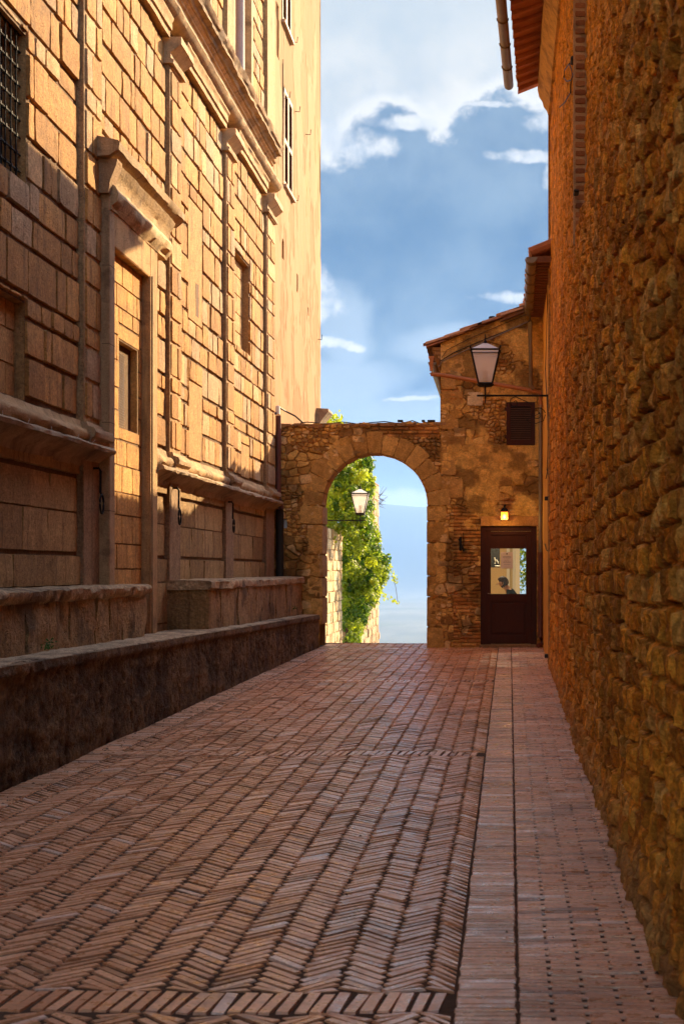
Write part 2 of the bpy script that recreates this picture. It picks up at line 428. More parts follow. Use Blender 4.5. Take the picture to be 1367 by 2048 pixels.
M['paper'] = mat('paper', (.72, .62, .5), .8, vcol=False, bump=0, a1=.05, a2=.03)
M['ink'] = mat('ink', (.10, .08, .07), .8, vcol=False, bump=0)
M['roomwall'] = mat('room_plaster', (.62, .45, .22), .9, vcol=False, bump=.1, a1=.1)
M['dark'] = mat('dark_interior', (.02, .015, .01), .9, vcol=False, bump=0)
M['skin'] = mat('skin', (.62, .33, .2), .55, vcol=False, bump=.05, a1=.06, a2=.05)
M['hair'] = mat('brown_hair', (.06, .025, .012), .6, vcol=False, bump=.6, bscale=120, stretch=(1, 1, 3))
M['jacket'] = mat('dark_jacket', (.018, .017, .016), .9, vcol=False, bump=.3)
M['leaf'] = mat('ivy_leaf', W1, .5, bump=0, n1=3, a1=.25, n2=20, a2=.2, trans=.55, spec=.4)
M['stem'] = mat('vine_stem', (.10, .05, .025), .9, vcol=False, bump=.5)
def glass_mat(name, tint, frost):
    m = bpy.data.materials.new(name); m.use_nodes = True; nt = m.node_tree; nt.nodes.clear(); g = NT(nt)
    out = g.n('ShaderNodeOutputMaterial'); t = g.n('ShaderNodeBsdfTransparent'); t.inputs[0].default_value = (*tint, 1)
    gl = g.n('ShaderNodeBsdfGlossy'); gl.inputs['Roughness'].default_value = .03
    mx = g.n('ShaderNodeMixShader'); fr = g.n('ShaderNodeFresnel'); fr.inputs[0].default_value = 1.22
    nt.links.new(fr.outputs[0], mx.inputs[0]); nt.links.new(t.outputs[0], mx.inputs[1]); nt.links.new(gl.outputs[0], mx.inputs[2])
    sh = mx.outputs[0]
    if frost:
        tr = g.n('ShaderNodeBsdfTranslucent'); tr.inputs[0].default_value = (.98, .94, .88, 1)
        df = g.n('ShaderNodeBsdfDiffuse'); df.inputs[0].default_value = (.95, .9, .84, 1)
        m1 = g.n('ShaderNodeMixShader'); m1.inputs[0].default_value = .4
        nt.links.new(tr.outputs[0], m1.inputs[1]); nt.links.new(df.outputs[0], m1.inputs[2])
        m2 = g.n('ShaderNodeMixShader'); m2.inputs[0].default_value = frost
        nt.links.new(sh, m2.inputs[1]); nt.links.new(m1.outputs[0], m2.inputs[2]); sh = m2.outputs[0]
    nt.links.new(sh, out.inputs[0]); return m
M['glass'] = glass_mat('window_glass', (.93, .95, .93), 0)
M['frost'] = glass_mat('frosted_lamp_glass', (.97, .96, .94), .62)

# ------------------------------------------------------------------ ground
def gz(Y): return 1.6-(1.60-.0091*(np.asarray(Y, float)-5.0))      # street rises gently away from the camera
def build_ground():
    # terrain: the street's subsoil, the hillside past the arch and the valley out to a far mountain
    ys = np.concatenate([np.linspace(-40, 26.6, 12), np.linspace(28, 60, 8), np.geomspace(70, 16000, 150)])
    t = np.linspace(-1, 1, 161)
    Yg, T = np.meshgrid(ys, t, indexing='ij')
    X = T*(60+np.maximum(0, Yg)*.55)-np.maximum(0, Yg)*.10
    z = np.where(Yg < 27, gz(Yg)-.05, gz(27)-.05-(Yg-27)*.2)
    val = -190+14*fbm(X/900, Yg/700, 3, 4)*2+60*sst(Yg, 3200, 6500)*fbm(X/1500, Yg/1300, 8, 4)
    z = np.where(Yg > 60, np.maximum(z, -1e9), z)
    k = sst(Yg, 60, 1000); z = np.where(Yg > 60, (gz(27)-6.65-(Yg-60)*.24)*(1-k)+val*k, z)
    cx = -1250; ridge = 600*np.exp(-((X-cx)/2900)**2)*sst(Yg, 8200, 11600)*(1-.25*sst(Yg, 12000, 15500))
    ridge = ridge+sst(Yg, 8200, 11600)*(fbm(X/700, Yg/700, 21, 5)-.5)*90+sst(Yg, 7500, 9500)*70
    z = z+ridge
    far = sst(Yg, 300, 1500)
    f1 = fbm(X/260, Yg/420, 5, 4); cell = hsh(np.floor(X/170+vn(X/200, Yg/300, 2)*2), np.floor(Yg/330+vn(X/300, Yg/200, 4)*2), 9)
    c = lerpc(f1, (.05, .07, .06), (.13, .14, .11)); c = lerpc(cell*.5, c, (.20, .20, .16))
    wood = sst(fbm(X/300, Yg/300, 31, 5), .55, .6); c = lerpc(wood*.6, c, (.06, .09, .04))
    c = lerpc(sst(Yg, 7500, 9500), c, (.02, .04, .045))
    mb = MB(); n, m = X.shape
    i = np.arange(n-1)[:, None]*m+np.arange(m-1)[None]; i = i.ravel()
    mb.add(np.stack([X, Yg, z], -1).reshape(-1, 3), np.stack([i, i+1, i+m+1, i+m], -1), c.reshape(-1, 3))
    mt = mat('terrain', W1, .95, bump=0, n1=.004, a1=.2, n2=.02, a2=.2)
    o = mb.build('terrain', mt, smooth=True); tag(o, kind='structure')
    # street bed
    mb = MB(); gx, gy = np.meshgrid(np.linspace(-4.3, 1.2, 110), np.concatenate([np.linspace(-20, 2.9, 12), np.linspace(3, 27.4, 420)]), indexing='ij')
    gz_ = gz(gy)+(fbm(gx*1.1, gy*.8, 50, 3)-.5)*.03-.0105+(fbm(gx*9, gy*9, 52, 3)-.5)*.008
    n, m = gx.shape; i = (np.arange(n-1)[:, None]*m+np.arange(m-1)[None]).ravel()
    mb.add(np.stack([gx, gy, gz_], -1).reshape(-1, 3), np.stack([i, i+m, i+m+1, i+1], -1))
    o = mb.build('street', M['dirt']); tag(o, kind='structure')
    # bricks
    def mp(p):
        q = np.empty_like(p); q[:, 0] = p[:, 0]; q[:, 1] = p[:, 1]
        und = (fbm(p[:, 0]*1.1, p[:, 1]*.8, 50, 3)-.5)*.03
        q[:, 2] = gz(p[:, 1])+p[:, 2]+und-.004; return q
    L, t_ = .236, .046; pit = L/math.sqrt(2)
    tilt = lambda Y: .0065*(Y-5)
    xr = lambda Y: -.176+tilt(Y)                # right edge of herringbone
    xl = lambda Y: -3.27+.012*(Y-9.9)           # left edge
    rows = [(5.28, .24), (11.95, .24), (18.9, .24), (25.55, .24)]
    C = []; H = []; A = []
    def inrow(y): return any(abs(y-r) < w/2-.05 for r, w in rows)
    i = 0; x = -.205
    while x > -3.5:
        dz = t_*math.sqrt(2); off = (t_/math.sqrt(2) if i % 2 else 0)
        k = 0; y = 3.0+off
        while y < 27.2:
            xx = x+tilt(y)
            if xl(y)-.03 < xx < xr(y)+.03 and not inrow(y):
                C.append((xx+rnd.gauss(0, .003), y)); H.append((L/2-.0055+rnd.gauss(0, .003), t_/2-.0012-abs(rnd.gauss(0, .0010)))); A.append((R(45) if i % 2 else R(-45))+rnd.gauss(0, .014))
            y += dz
        x -= pit; i += 1
    for r, w in rows:
        x = xl(r)+.03
        while x < xr(r)-.03:
            C.append((x+rnd.gauss(0, .003), r+rnd.gauss(0, .006)-.012*(x+1))); H.append((.0262+rnd.gauss(0, .0014), w/2+.003+rnd.gauss(0, .003))); A.append(rnd.gauss(-.12, .03)); x += .0600
    # crosswise bands at the right: one stack-bonded strip, then running bond up to the wall
    y = 3.0
    while y < 26.0:
        xo = xr(y)+.002
        C.append((xo+.12, y)); H.append((.118+rnd.gauss(0, .002), .0215+rnd.gauss(0, .0010))); A.append(rnd.gauss(0, .006))
        sh = rnd.choice((0, .125)); sh = .125*(int(y/.047+.01) % 2)
        x0 = xo+.243
        a = x0
        if sh: C.append((a+.056, y)); H.append((.0605, .0214)); A.append(rnd.gauss(0, .01)); a += .125
        while a < .83:
            C.append((a+.118+rnd.gauss(0, .002), y+rnd.gauss(0, .001))); H.append((.1250, .0215+rnd.gauss(0, .001))); A.append(rnd.gauss(0, .007)); a += .25
        y += .047
    y = 3.0
    while y < 27:
        xe = xl(y)
        if -3.6 < xe: C.append((xe-.10, y)); H.append((.118, .0212)); A.append(rnd.gauss(0, .01))
        y += .047
    C = np.array(C); H = np.array(H); A = np.array(A); N = len(C)
    def paint(N):
        r = rng.random(N); r2 = rng.random(N)
        cc = lerpc(r, (.58, .26, .12), (.80, .42, .22)); cc = lerpc((r2 > .95)*.8, cc, (.80, .58, .44)); return lerpc((r2 < .04)*.7, cc, (.22, .10, .05))
    mb = MB()
    hb = np.abs(np.abs(A)-R(45)) < .2
    cy = np.repeat(C[hb, 1], 16)
    def mph(p):
        q = p.copy(); q[:, 0] = np.clip(q[:, 0], xl(q[:, 1])+.026, xr(q[:, 1])-.002)
        for r_, w in rows:
            lo, hi = r_-w/2-.004-.012*(q[:, 0]+1), r_+w/2+.004-.012*(q[:, 0]+1)
            ins = (q[:, 1] > lo) & (q[:, 1] < hi); q[:, 1] = np.where(ins, np.where(cy < r_, lo, hi), q[:, 1])
        return mp(q)
    stones(mb, C[hb], H[hb], A[hb], rng.normal(0, .0024, hb.sum())*.7+.0015, paint(hb.sum()), mph, n=2, bev=.004, rough=.0018, jit=.003, seed=3, back=-.02, tilt=.0009)
    hb = ~hb
    stones(mb, C[hb], H[hb], A[hb], rng.normal(0, .0012, hb.sum())+.003, paint(hb.sum()), mp, n=2, bev=.003, rough=.0018, jit=.0025, seed=4, back=-.02, tilt=.0009)
    o = mb.build('brick_paving', M['brick']); tag(o, kind='structure')
    # fallen crumbs and grit along the foot of the walls
    mb = MB()
    for i in range(420):
        y = rnd.uniform(5.5, 26)
        if rnd.random() < .6: x = -3.48+.0106*(y-9.9)+abs(rnd.gauss(0, .13))+.03
        elif rnd.random() < .5: x = .69+.0043*(y-5.4)-abs(rnd.gauss(0, .04))
        else: x = rnd.uniform(-3.2, .6)
        s = rnd.uniform(.004, .013); z = float(gz(y))+.004
        c = rnd.choice([(.5, .42, .33), (.12, .06, .03), (.07, .035, .02), (.25, .16, .1), (.10, .08, .03)])
        p = [(x+math.cos(a)*s*rnd.uniform(.6, 1.3), y+math.sin(a)*s*rnd.uniform(.6, 1.3), z) for a in (0, 1.25, 2.5, 3.8, 5)]
        mb.add(p+[(x, y, z+s*.9)], [(k, (k+1) % 5, 5) for k in range(5)], c)
    o = mb.build('fallen_grit', M['bench']); tag(o, 'scattered pale and dark crumbs lying on the brick paving', 'grit', kind='stuff')
build_ground()

# ------------------------------------------------------------------ palace on the left
XF = -4.15
mpF = lambda p: np.stack([XF+p[:, 2], p[:, 0], p[:, 1]], -1)
def facecol(N, warm=1.0):
    r = rng.random(N); q = rng.random(N)
    c = lerpc(r, (.33, .155, .040), (.52, .258, .070)); c = lerpc((q > .82)*.75, c, (.40, .27, .155)); c = lerpc((q < .13)*.6, c, (.30, .145, .04)); c = lerpc(((q > .4) & (q < .47))*.6, c, (.62, .40, .20))
    return c
palace = empty('palace', (XF, 14, 0), 'rusticated golden stone palace with pilasters and portal along left side of the alley', 'palace')
PIL = [3.07, 6.7, 10.32, 13.95, 17.58, 21.2, 24.85]; PW = .6
Z_LEDGE, Z_W0, Z_ENT = 2.80, 3.10, 8.10
PORT = (14.49, 16.52)
def build_palace():
    # openings: (y0,y1,z0,z1,depth)
    blind = (11.05, 12.43, 3.08, 3.93, .10)
    grl = (11.05, 12.47, 4.98, 6.28, .22)
    bay3 = (22.1, 23.5, 5.15, 6.6, .12)
    up = (22.1, 23.62, 9.35, 12.6, .22)
    holes = [blind, grl, bay3, up]
    holes += [(y0-7.25, y1-7.25, z0, z1, d) for (y0, y1, z0, z1, d) in (blind, grl)]
    mb = MB(); mort = (.13, .065, .022)
    holed(mb, -8, 25.77, -.2, 15, holes, mpF, mort, rc=(.42, .24, .09), flip=False)
    # far end, top and back of the building body
    mb.add([(XF, 25.77, -.2), (-12, 25.77, -.2), (-12, 25.77, 15), (XF, 25.77, 15)], [(0, 1, 2, 3)], (.5, .33, .16))
    mb.add([(XF, -8, -.2), (-12, -8, -.2), (-12, -8, 15), (XF, -8, 15)], [(3, 2, 1, 0)], (.5, .33, .16))
    mb.add([(XF, -8, 15), (-12, -8, 15), (-12, 25.77, 15), (XF, 25.77, 15)], [(3, 2, 1, 0)], (.5, .33, .16))
    mb.add([(-12, -8, -.2), (-12, 25.77, -.2), (-12, 25.77, 15), (-12, -8, 15)], [(3, 2, 1, 0)], (.5, .33, .16))
    # rusticated courses
    r = random.Random(5)
    zz = [Z_W0]; hs = [.37, .33, .20, .42, .29, .31, .36, .35, .42, .21, .40, .33, .36, .34, .31]
    k = 0
    while zz[-1] < Z_ENT-.15: zz.append(zz[-1]+hs[k % len(hs)]); k += 1
    zz[-1] = Z_ENT+.01
    zu = [9.12]
    while zu[-1] < 12.6: zu.append(zu[-1]+r.choice((.3, .34, .4, .26)))
    patches = [(18.85, 19.75, 4.95, 6.55), (18.9, 19.75, 3.10, 4.12), (22.7, 23.45, 3.1, 3.62)]
    skip = [h[:4] for h in holes]+patches+[(PORT[0]-.02, PORT[1]+.02, 1.0, 5.95)]
    RC = []
    bays = [(a+PW, b) for a, b in zip(PIL[:-1], PIL[1:])]
    for (a, b) in bays:
        if b < 5: continue
        for rows_ in (zz, zu):
            if rows_ is zu and a < 17: continue
            for z0, z1 in zip(rows_[:-1], rows_[1:]):
                segs = []; y = a+.01; first = True
                while y < b-.01:
                    w = r.choice((.16, .22, .28, .34, .42, .55, .8)); 
                    if b-y-w < .18: w = b-.01-y
                    segs.append((y, y+w, z0, z1)); y += w
                RC += cut(segs, skip)
    # openings' own jamb rows keep the course lines
    C = []; H = []; 
    for (y0, y1, z0, z1) in RC:
        C.append(((y0+y1)/2, (z0+z1)/2)); H.append(((y1-y0)/2-.006, (z1-z0)/2-.0155))
    N = len(C); D = .030+rng.normal(0, .006, N)
    stones(mb, C, H, np.zeros(N), D, facecol(N), mpF, n=6, bev=.009, rough=.009, jit=.0055, seed=8)
    # smooth plaster patches where openings were closed
    for (y0, y1, z0, z1) in patches:
        mb.box(XF-.02, XF+.022, y0+.01, y1-.01, z0, z1, (.44, .23, .075), .004)
    mb.box(XF+.018, XF+.0235, 19.33, 19.52, 5.05, 5.5, (.16, .08, .04))
    # plinth zone below the string course: pilaster pedestals and sunken panels
    C = []; H = []; D = []; 
    for i, (a, b) in enumerate([(x+PW, y) for x, y in zip(PIL[:-1], PIL[1:])]):
        if b < 5: continue
        for (z0, z1, hw) in ((-.1, .95, 1), (.95, 1.45, 1), (1.45, 1.74, 1), (1.77, 2.16, 2), (2.16, 2.5, 2), (2.53, 2.74, 1)):
            y = a if hw == 1 else a+.02
            e = b if hw == 1 else b-.02
            while y < e-.01:
                w = r.choice((.7, .9, .55, 1.1)); 
                if e-y-w < .3: w = e-y
                if not (y+w > PORT[0] and y < PORT[1]+.02):
                    C.append((y+w/2, (z0+z1)/2)); H.append((w/2-.002, (z1-z0)/2-.002)); D.append(.02 if hw == 2 else .045)
                else:
                    for (q0, q1) in ((y, PORT[0]), (PORT[1]+.02, y+w)):
                        if q1-q0 > .1: C.append(((q0+q1)/2, (z0+z1)/2)); H.append(((q1-q0)/2-.002, (z1-z0)/2-.002)); D.append(.02 if hw == 2 else .045)
                y += w
    N = len(C); r1 = rng.random(N)
    stones(mb, C, H, np.zeros(N), D, lerpc(r1, (.27, .16, .06), (.43, .27, .11)), mpF, n=6, bev=.006, rough=.016, jit=.004, seed=18)  # block colours darker than the facade above, deepening the shade down here
    mb.build('wall', M['ashlar'], palace, auto=40)
    # pilasters: each a part with capital, torus base
    for i, y0 in enumerate(PIL):
        if y0 < 9: continue
        mb = MB(); y1 = y0+PW if i < 6 else 25.72
        mb.box(XF-.02, XF+.075, y0, y1, 3.0, 7.86, (.36, .22, .10), .006)
        mb.box(XF-.02, XF+.075, y0, y1, .2, 2.78, (.30, .185, .10), .008)
        if y0 > 17: mb.box(XF-.02, XF+.09, y0+.02, y1-.02, 9.1, 13.5, (.45, .28, .12), .006)
        C = []; H = []
        for z0, z1 in zip(zz[:-1], zz[1:]):
            if z0 > 7.8: continue
            z1 = min(z1, 7.86); s = r.choice((0, .38, .62)); ye = y0+.035; yf = y1-.015
            cutp = [ye, ye+(yf-ye)*s, yf] if s else [ye, yf]
            for a, b in zip(cutp[:-1], cutp[1:]): C.append(((a+b)/2, (z0+z1)/2)); H.append(((b-a)/2-.005, (z1-z0)/2-.013))
        N = len(C)
        stones(mb, C, H, np.zeros(N), .098+rng.normal(0, .004, N), facecol(N), mpF, n=4, bev=.01, rough=.005, jit=.005, seed=28+i, back=.06)
        p = mb.build('pilaster', M['ashlar'], palace, auto=40)
        mb = MB()
        prof = [(XF-.02, 7.84), (XF+.13, 7.84), (XF+.14, 7.88), (XF+.10, 7.90), (XF+.10, 7.97), (XF+.13, 7.99), (XF+.21, 8.06), (XF+.23, 8.07), (XF+.23, 8.16), (XF-.02, 8.16)]
        mb.extrude_y(prof, y0-.06, y1+(.06 if i < 6 else .02), .1, .006, (.50, .33, .17), 60+i)
        c = mb.build('capital', M['moulding'], p, auto=35)
        mb = MB()
        mb.extrude_y([(XF-.02, 2.82), (XF+.16, 2.82), (XF+.16, 2.88), (XF+.20, 2.91), (XF+.21, 2.95), (XF+.19, 2.99), (XF+.13, 3.01), (XF+.12, 3.05), (XF-.02, 3.05)], y0-.05, y1+(.05 if i < 6 else .0), .1, .007, (.40, .26, .14), 70+i)
        mb.build('base', M['moulding'], p, auto=35)
    # string course: drip ledge, cyma, torus (two runs either side of the portal)
    led = [(XF-.02, 2.62), (XF+.05, 2.62), (XF+.07, 2.68), (XF+.13, 2.72), (XF+.20, 2.765), (XF+.245, 2.775), (XF+.25, 2.805), (XF+.22, 2.83), (XF+.13, 2.85), (XF-.02, 2.86)]
    tor = [(XF-.02, 2.84), (XF+.12, 2.84), (XF+.115, 2.86), (XF+.13, 2.865), (XF+.145, 2.89), (XF+.15, 2.92), (XF+.14, 2.95), (XF+.115, 2.975), (XF+.08, 2.985), (XF+.06, 3.01), (XF+.04, 3.06), (XF-.02, 3.07)]
    for (a, b) in ((-7, PORT[0]), (PORT[1]+.02, 25.7)):
        mb = MB(); mb.extrude_y(led, a, b, .05, .014, (.36, .245, .14), 80, cvar=.8); mb.extrude_y(tor, a, b, .05, .013, (.40, .24, .105), 84, cvar=.8)
        o = mb.build('string_course', M['moulding'], palace, auto=50)
        y = max(a, 10)
        while y < min(b, 25):
            mb = MB(); mb.tube([(XF+.2+rnd.gauss(0, .01), y, 2.82), (XF+.22+rnd.gauss(0, .015), y+rnd.gauss(0, .02), 2.865)], .002, n=4); mb.build('bird_spike', M['white'], o); y += rnd.uniform(.3, .8)
    # main entablature
    ar = [(XF-.02, 8.14), (XF+.10, 8.14), (XF+.10, 8.22), (XF+.125, 8.225), (XF+.125, 8.32), (XF+.15, 8.35), (XF+.15, 8.38), (XF-.02, 8.39)]
    ovo = [(XF-.02, 8.38), (XF+.13, 8.38), (XF+.20, 8.42), (XF+.23, 8.48), (XF+.21, 8.54), (XF+.16, 8.57), (XF+.10, 8.58), (XF+.09, 8.60), (XF-.02, 8.60)]
    fr = [(XF-.02, 8.59), (XF+.07, 8.59), (XF+.07, 8.82), (XF+.10, 8.83), (XF+.10, 8.86), (XF+.14, 8.88), (XF+.15, 8.91), (XF-.02, 8.92)]
    cr = [(XF-.02, 8.90), (XF+.18, 8.90), (XF+.20, 8.94), (XF+.27, 8.95), (XF+.27, 9.01), (XF+.30, 9.03), (XF+.32, 9.09), (XF+.10, 9.13), (XF-.02, 9.13)]
    mb = MB()
    for s, (a, b) in enumerate([(x+PW+.09, y-.09) for x, y in zip([-8]+PIL[:-1], PIL)]):
        if b > 0: mb.extrude_y(ar, a, b, .15, .007, (.47, .285, .125), 90+s, cvar=.4)
    mb.extrude_y(ovo, -8, 25.6, .07, .009, (.43, .265, .12), 94, cvar=.4)
    mb.extrude_y(fr, -8, 25.5, .15, .006, (.50, .30, .135), 95, cvar=.3)
    mb.extrude_y(cr, -8, 25.3, .06, .018, (.36, .225, .11), 96, cvar=.9)
    mb.build('entablature', M['moulding'], palace, auto=40)
    # upper window: jambs and pale column
    mb = MB()
    for (a, b) in ((22.0, 22.14), (23.56, 23.72)): mb.box(XF-.2, XF+.04, a, b, 9.2, 13, (.55, .36, .17), .01)
    mb.box(XF-.05, XF+.05, 21.95, 23.75, 9.1, 9.34, (.5, .36, .2), .01)
    w = mb.build('window', M['moulding'], palace, auto=40)
    mb = MB(); mb.lathe([(.12, 9.34), (.12, 9.42), (.095, 9.46), (.09, 12.5), (.11, 12.55)], XF-.04, 22.85, n=16)
    mb.build('column', M['marble'], w, auto=40)
    # blind windows: ashlar infill
    for n_, (y0, y1, z0, z1, d) in enumerate((blind, bay3)):
        mb = MB(); C = []; H = []; z = z0
        while z < z1-.05:
            h = min(.3, z1-z); y = y0+(0 if int(z*10) % 2 else -.2)
            while y < y1:
                a = max(y, y0); b = min(y+.45, y1)
                if b-a > .03: C.append(((a+b)/2, z+h/2)); H.append(((b-a)/2-.003, h/2-.003))
                y += .45
            z += h
        N = len(C)
        stones(mb, C, H, np.zeros(N), np.full(N, -d+.02), lerpc(rng.random(N), (.42, .22, .07), (.52, .31, .12)), mpF, n=3, bev=.005, rough=.004, jit=.002, seed=44, back=-d-.01)
        mb.build('blind_window', M['ashlar'], palace, auto=40)
    # grilled window
    y0, y1, z0, z1, d = grl
    mb = MB(); 
    mb.box(XF-.215, XF-.205, y0, y1, z0, z1, (.03, .02, .015))
    w = mb.build('window', M['dark'], palace)
    mb = MB(); 
    for y in np.arange(y0+.1, y1-.02, .135): mb.tube([(XF-.05, y, z0), (XF-.05, y, z1)], .0085, n=6)
    for z in np.arange(z0+.1, z1, .15):
        mb.tube([(XF-.05, y0, z), (XF-.05, y1, z)], .0085, n=6)
        for y in np.arange(y0+.1, y1-.02, .135): mb.box(XF-.064, XF-.036, y-.014, y+.014, z-.014, z+.014)
    mb.build('grille', M['iron'], w)
    # string below and above windows are plain; sill
    # ---- portal
    ya, yb = PORT
    mb = MB(); fc = (.40, .25, .125)
    mb.box(XF-.02, XF+.18, ya, ya+.20, .3, 5.55, fc, .01)           # near jamb
    mb.box(XF-.02, XF+.18, yb-.34, yb, .3, 5.55, (.44, .26, .11), .012)
    mb.box(XF-.02, XF+.178, ya+.19, yb-.33, 4.93, 5.55, (.48, .28, .115), .012)   # lintel
    for z in (1.3, 2.2, 3.1, 3.9, 4.7): mb.box(XF+.1, XF+.1815, ya-.001, ya+.201, z, z+.006, (.12, .07, .03))
    for (w_, d_) in ((.05, .195), (.09, .188)):
        mb.box(XF+.1, XF+d_, yb-.34+w_, yb-.34+w_+.02, .35, 4.95, (.45, .3, .15), .004)
    pt = mb.build('portal', M['moulding'], palace, auto=40)
    mb = MB()
    bed = [(XF-.02, 5.28), (XF+.19, 5.28), (XF+.2, 5.31), (XF+.25, 5.36), (XF+.27, 5.44), (XF+.24, 5.50), (XF+.21, 5.53), (XF-.02, 5.54)]
    mb.extrude_y(bed, ya+.02, yb+.42, .05, .016, (.52, .36, .19), 101, cvar=.7)
    mb.extrude_y([(XF-.02, 5.53), (XF+.20, 5.53), (XF+.21, 5.62), (XF+.24, 5.66), (XF+.28, 5.74), (XF-.02, 5.78)], ya-.01, yb+.5, .05, .01, (.50, .34, .18), 103, cvar=.6)
    cr = [(XF-.02, 5.76), (XF+.22, 5.77), (XF+.28, 5.82), (XF+.31, 5.84), (XF+.325, 5.915), (XF+.30, 5.93), (XF-.02, 6.0)]
    def flare(V):
        t = np.clip((5.83-V[:, 2])/.3, 0, 1)*.0; return V
    mb.extrude_y(cr, ya-.16, yb+.82, .05, .012, (.42, .28, .15), 102, cvar=.6)
    # crumbling cantilevered corbel under the near and far ends
    for (y0, y1) in ((ya-.08, ya+.12),):
        mb.extrude_y([(XF-.02, 5.42), (XF+.185, 5.42), (XF+.21, 5.55), (XF+.27, 5.70), (XF+.28, 5.76), (XF-.02, 5.77)], y0, y1, .05, .008, (.36, .22, .11), 105, cvar=.4)
    mb.build('cornice', M['moulding'], pt, auto=40)
    # infill with small deep window
    iy0, iy1, iz0, iz1 = 15.24, 16.0, 3.13, 4.06
    XI = XF+.075
    mpI = lambda p: np.stack([XI+p[:, 2], p[:, 0], p[:, 1]], -1)
    mb = MB(); holed(mb, ya+.19, yb-.33, .4, 4.94, [(iy0, iy1, iz0, iz1, .45)], mpI, (.20, .11, .04), rc=(.50, .27, .08), back=False)
    RC = []; z = .5; k = 0
    while z < 4.9:
        h = (.27, .31, .24, .29)[k % 4]; y = ya+.2-(.2 if k % 2 else 0); k += 1
        seg = []
        while y < yb-.34: seg.append((max(y, ya+.2), min(y+.42, yb-.34), z, min(z+h, 4.93))); y += .42
        RC += cut(seg, [(iy0-.04, iy1+.04, iz0-.14, iz1+.18)]); z += h
    RC += [(iy0-.1, iy1+.1, iz1+.01, iz1+.17), (iy0-.1, iy1+.1, iz0-.13, iz0)]
    RC = [q for q in RC if q[1]-q[0] > .02]
    C = [((a+b)/2, (c+d)/2) for a, b, c, d in RC]; H = [((b-a)/2-.003, (d-c)/2-.003) for a, b, c, d in RC]; N = len(C)
    stones(mb, C, H, np.zeros(N), .012+rng.normal(0, .002, N), lerpc(rng.random(N), (.48, .23, .055), (.62, .33, .095)), mpI, n=3, bev=.005, rough=.004, jit=.002, seed=55, back=-.02)
    inf = mb.build('portal_infill', M['ashlar'], pt, auto=40)
    mb = MB(); mb.box(XI-.46, XI-.45, iy0-.1, iy1+.1, iz0-.1, iz1+.1)
    mb.build('window', M['dark'], pt)
    mb = MB()
    for z in np.arange(iz0+.01, iz1-.1, .028): mb.tube([(XI-.04, iy0, z), (XI-.06, iy1-.32, z)], .002, n=4)
    for y in np.arange(iy0+.01, iy1-.32, .028): mb.tube([(XI-.04-.05*(y-iy0), y, iz0), (XI-.04-.05*(y-iy0), y, iz1-.1)], .002, n=4)
    mb.build('wire_mesh', M['white'], pt)
build_palace()

# iron tether rings hanging from brackets under the ledge
def ring_thing(Y, label, z=2.62):
    X = XF+.10
    e = empty('tether_ring', (X, Y, z-.3), label, 'ring', 'iron tether rings under the palace ledge')
    mb = MB(); mb.tube([(X-.1, Y, z), (X+.03, Y, z), (X+.05, Y, z-.03), (X+.045, Y, z-.24), (X+.06, Y, z-.27)], .013, n=6)
    mb.tube([(X-.1, Y, z-.02), (X-.1, Y+.3, z-.015)], .012, n=5)
    mb.build('bracket', M['iron'], e)
    mb = MB(); pts = [(X+.06, Y+.062*math.sin(t), z-.36+.095*math.cos(t)) for t in np.linspace(0, 2*math.pi, 20)]
    mb.tube(pts, .011, n=6); mb.build('ring', M['iron'], e, smooth=True)
ring_thing(14.28, 'black iron ring hanging nearest, just left of the tall portal')
ring_thing(17.75, 'black iron ring hanging just right of the tall portal')
ring_thing(21.35, 'small black iron ring hanging farthest, nearest the arch')

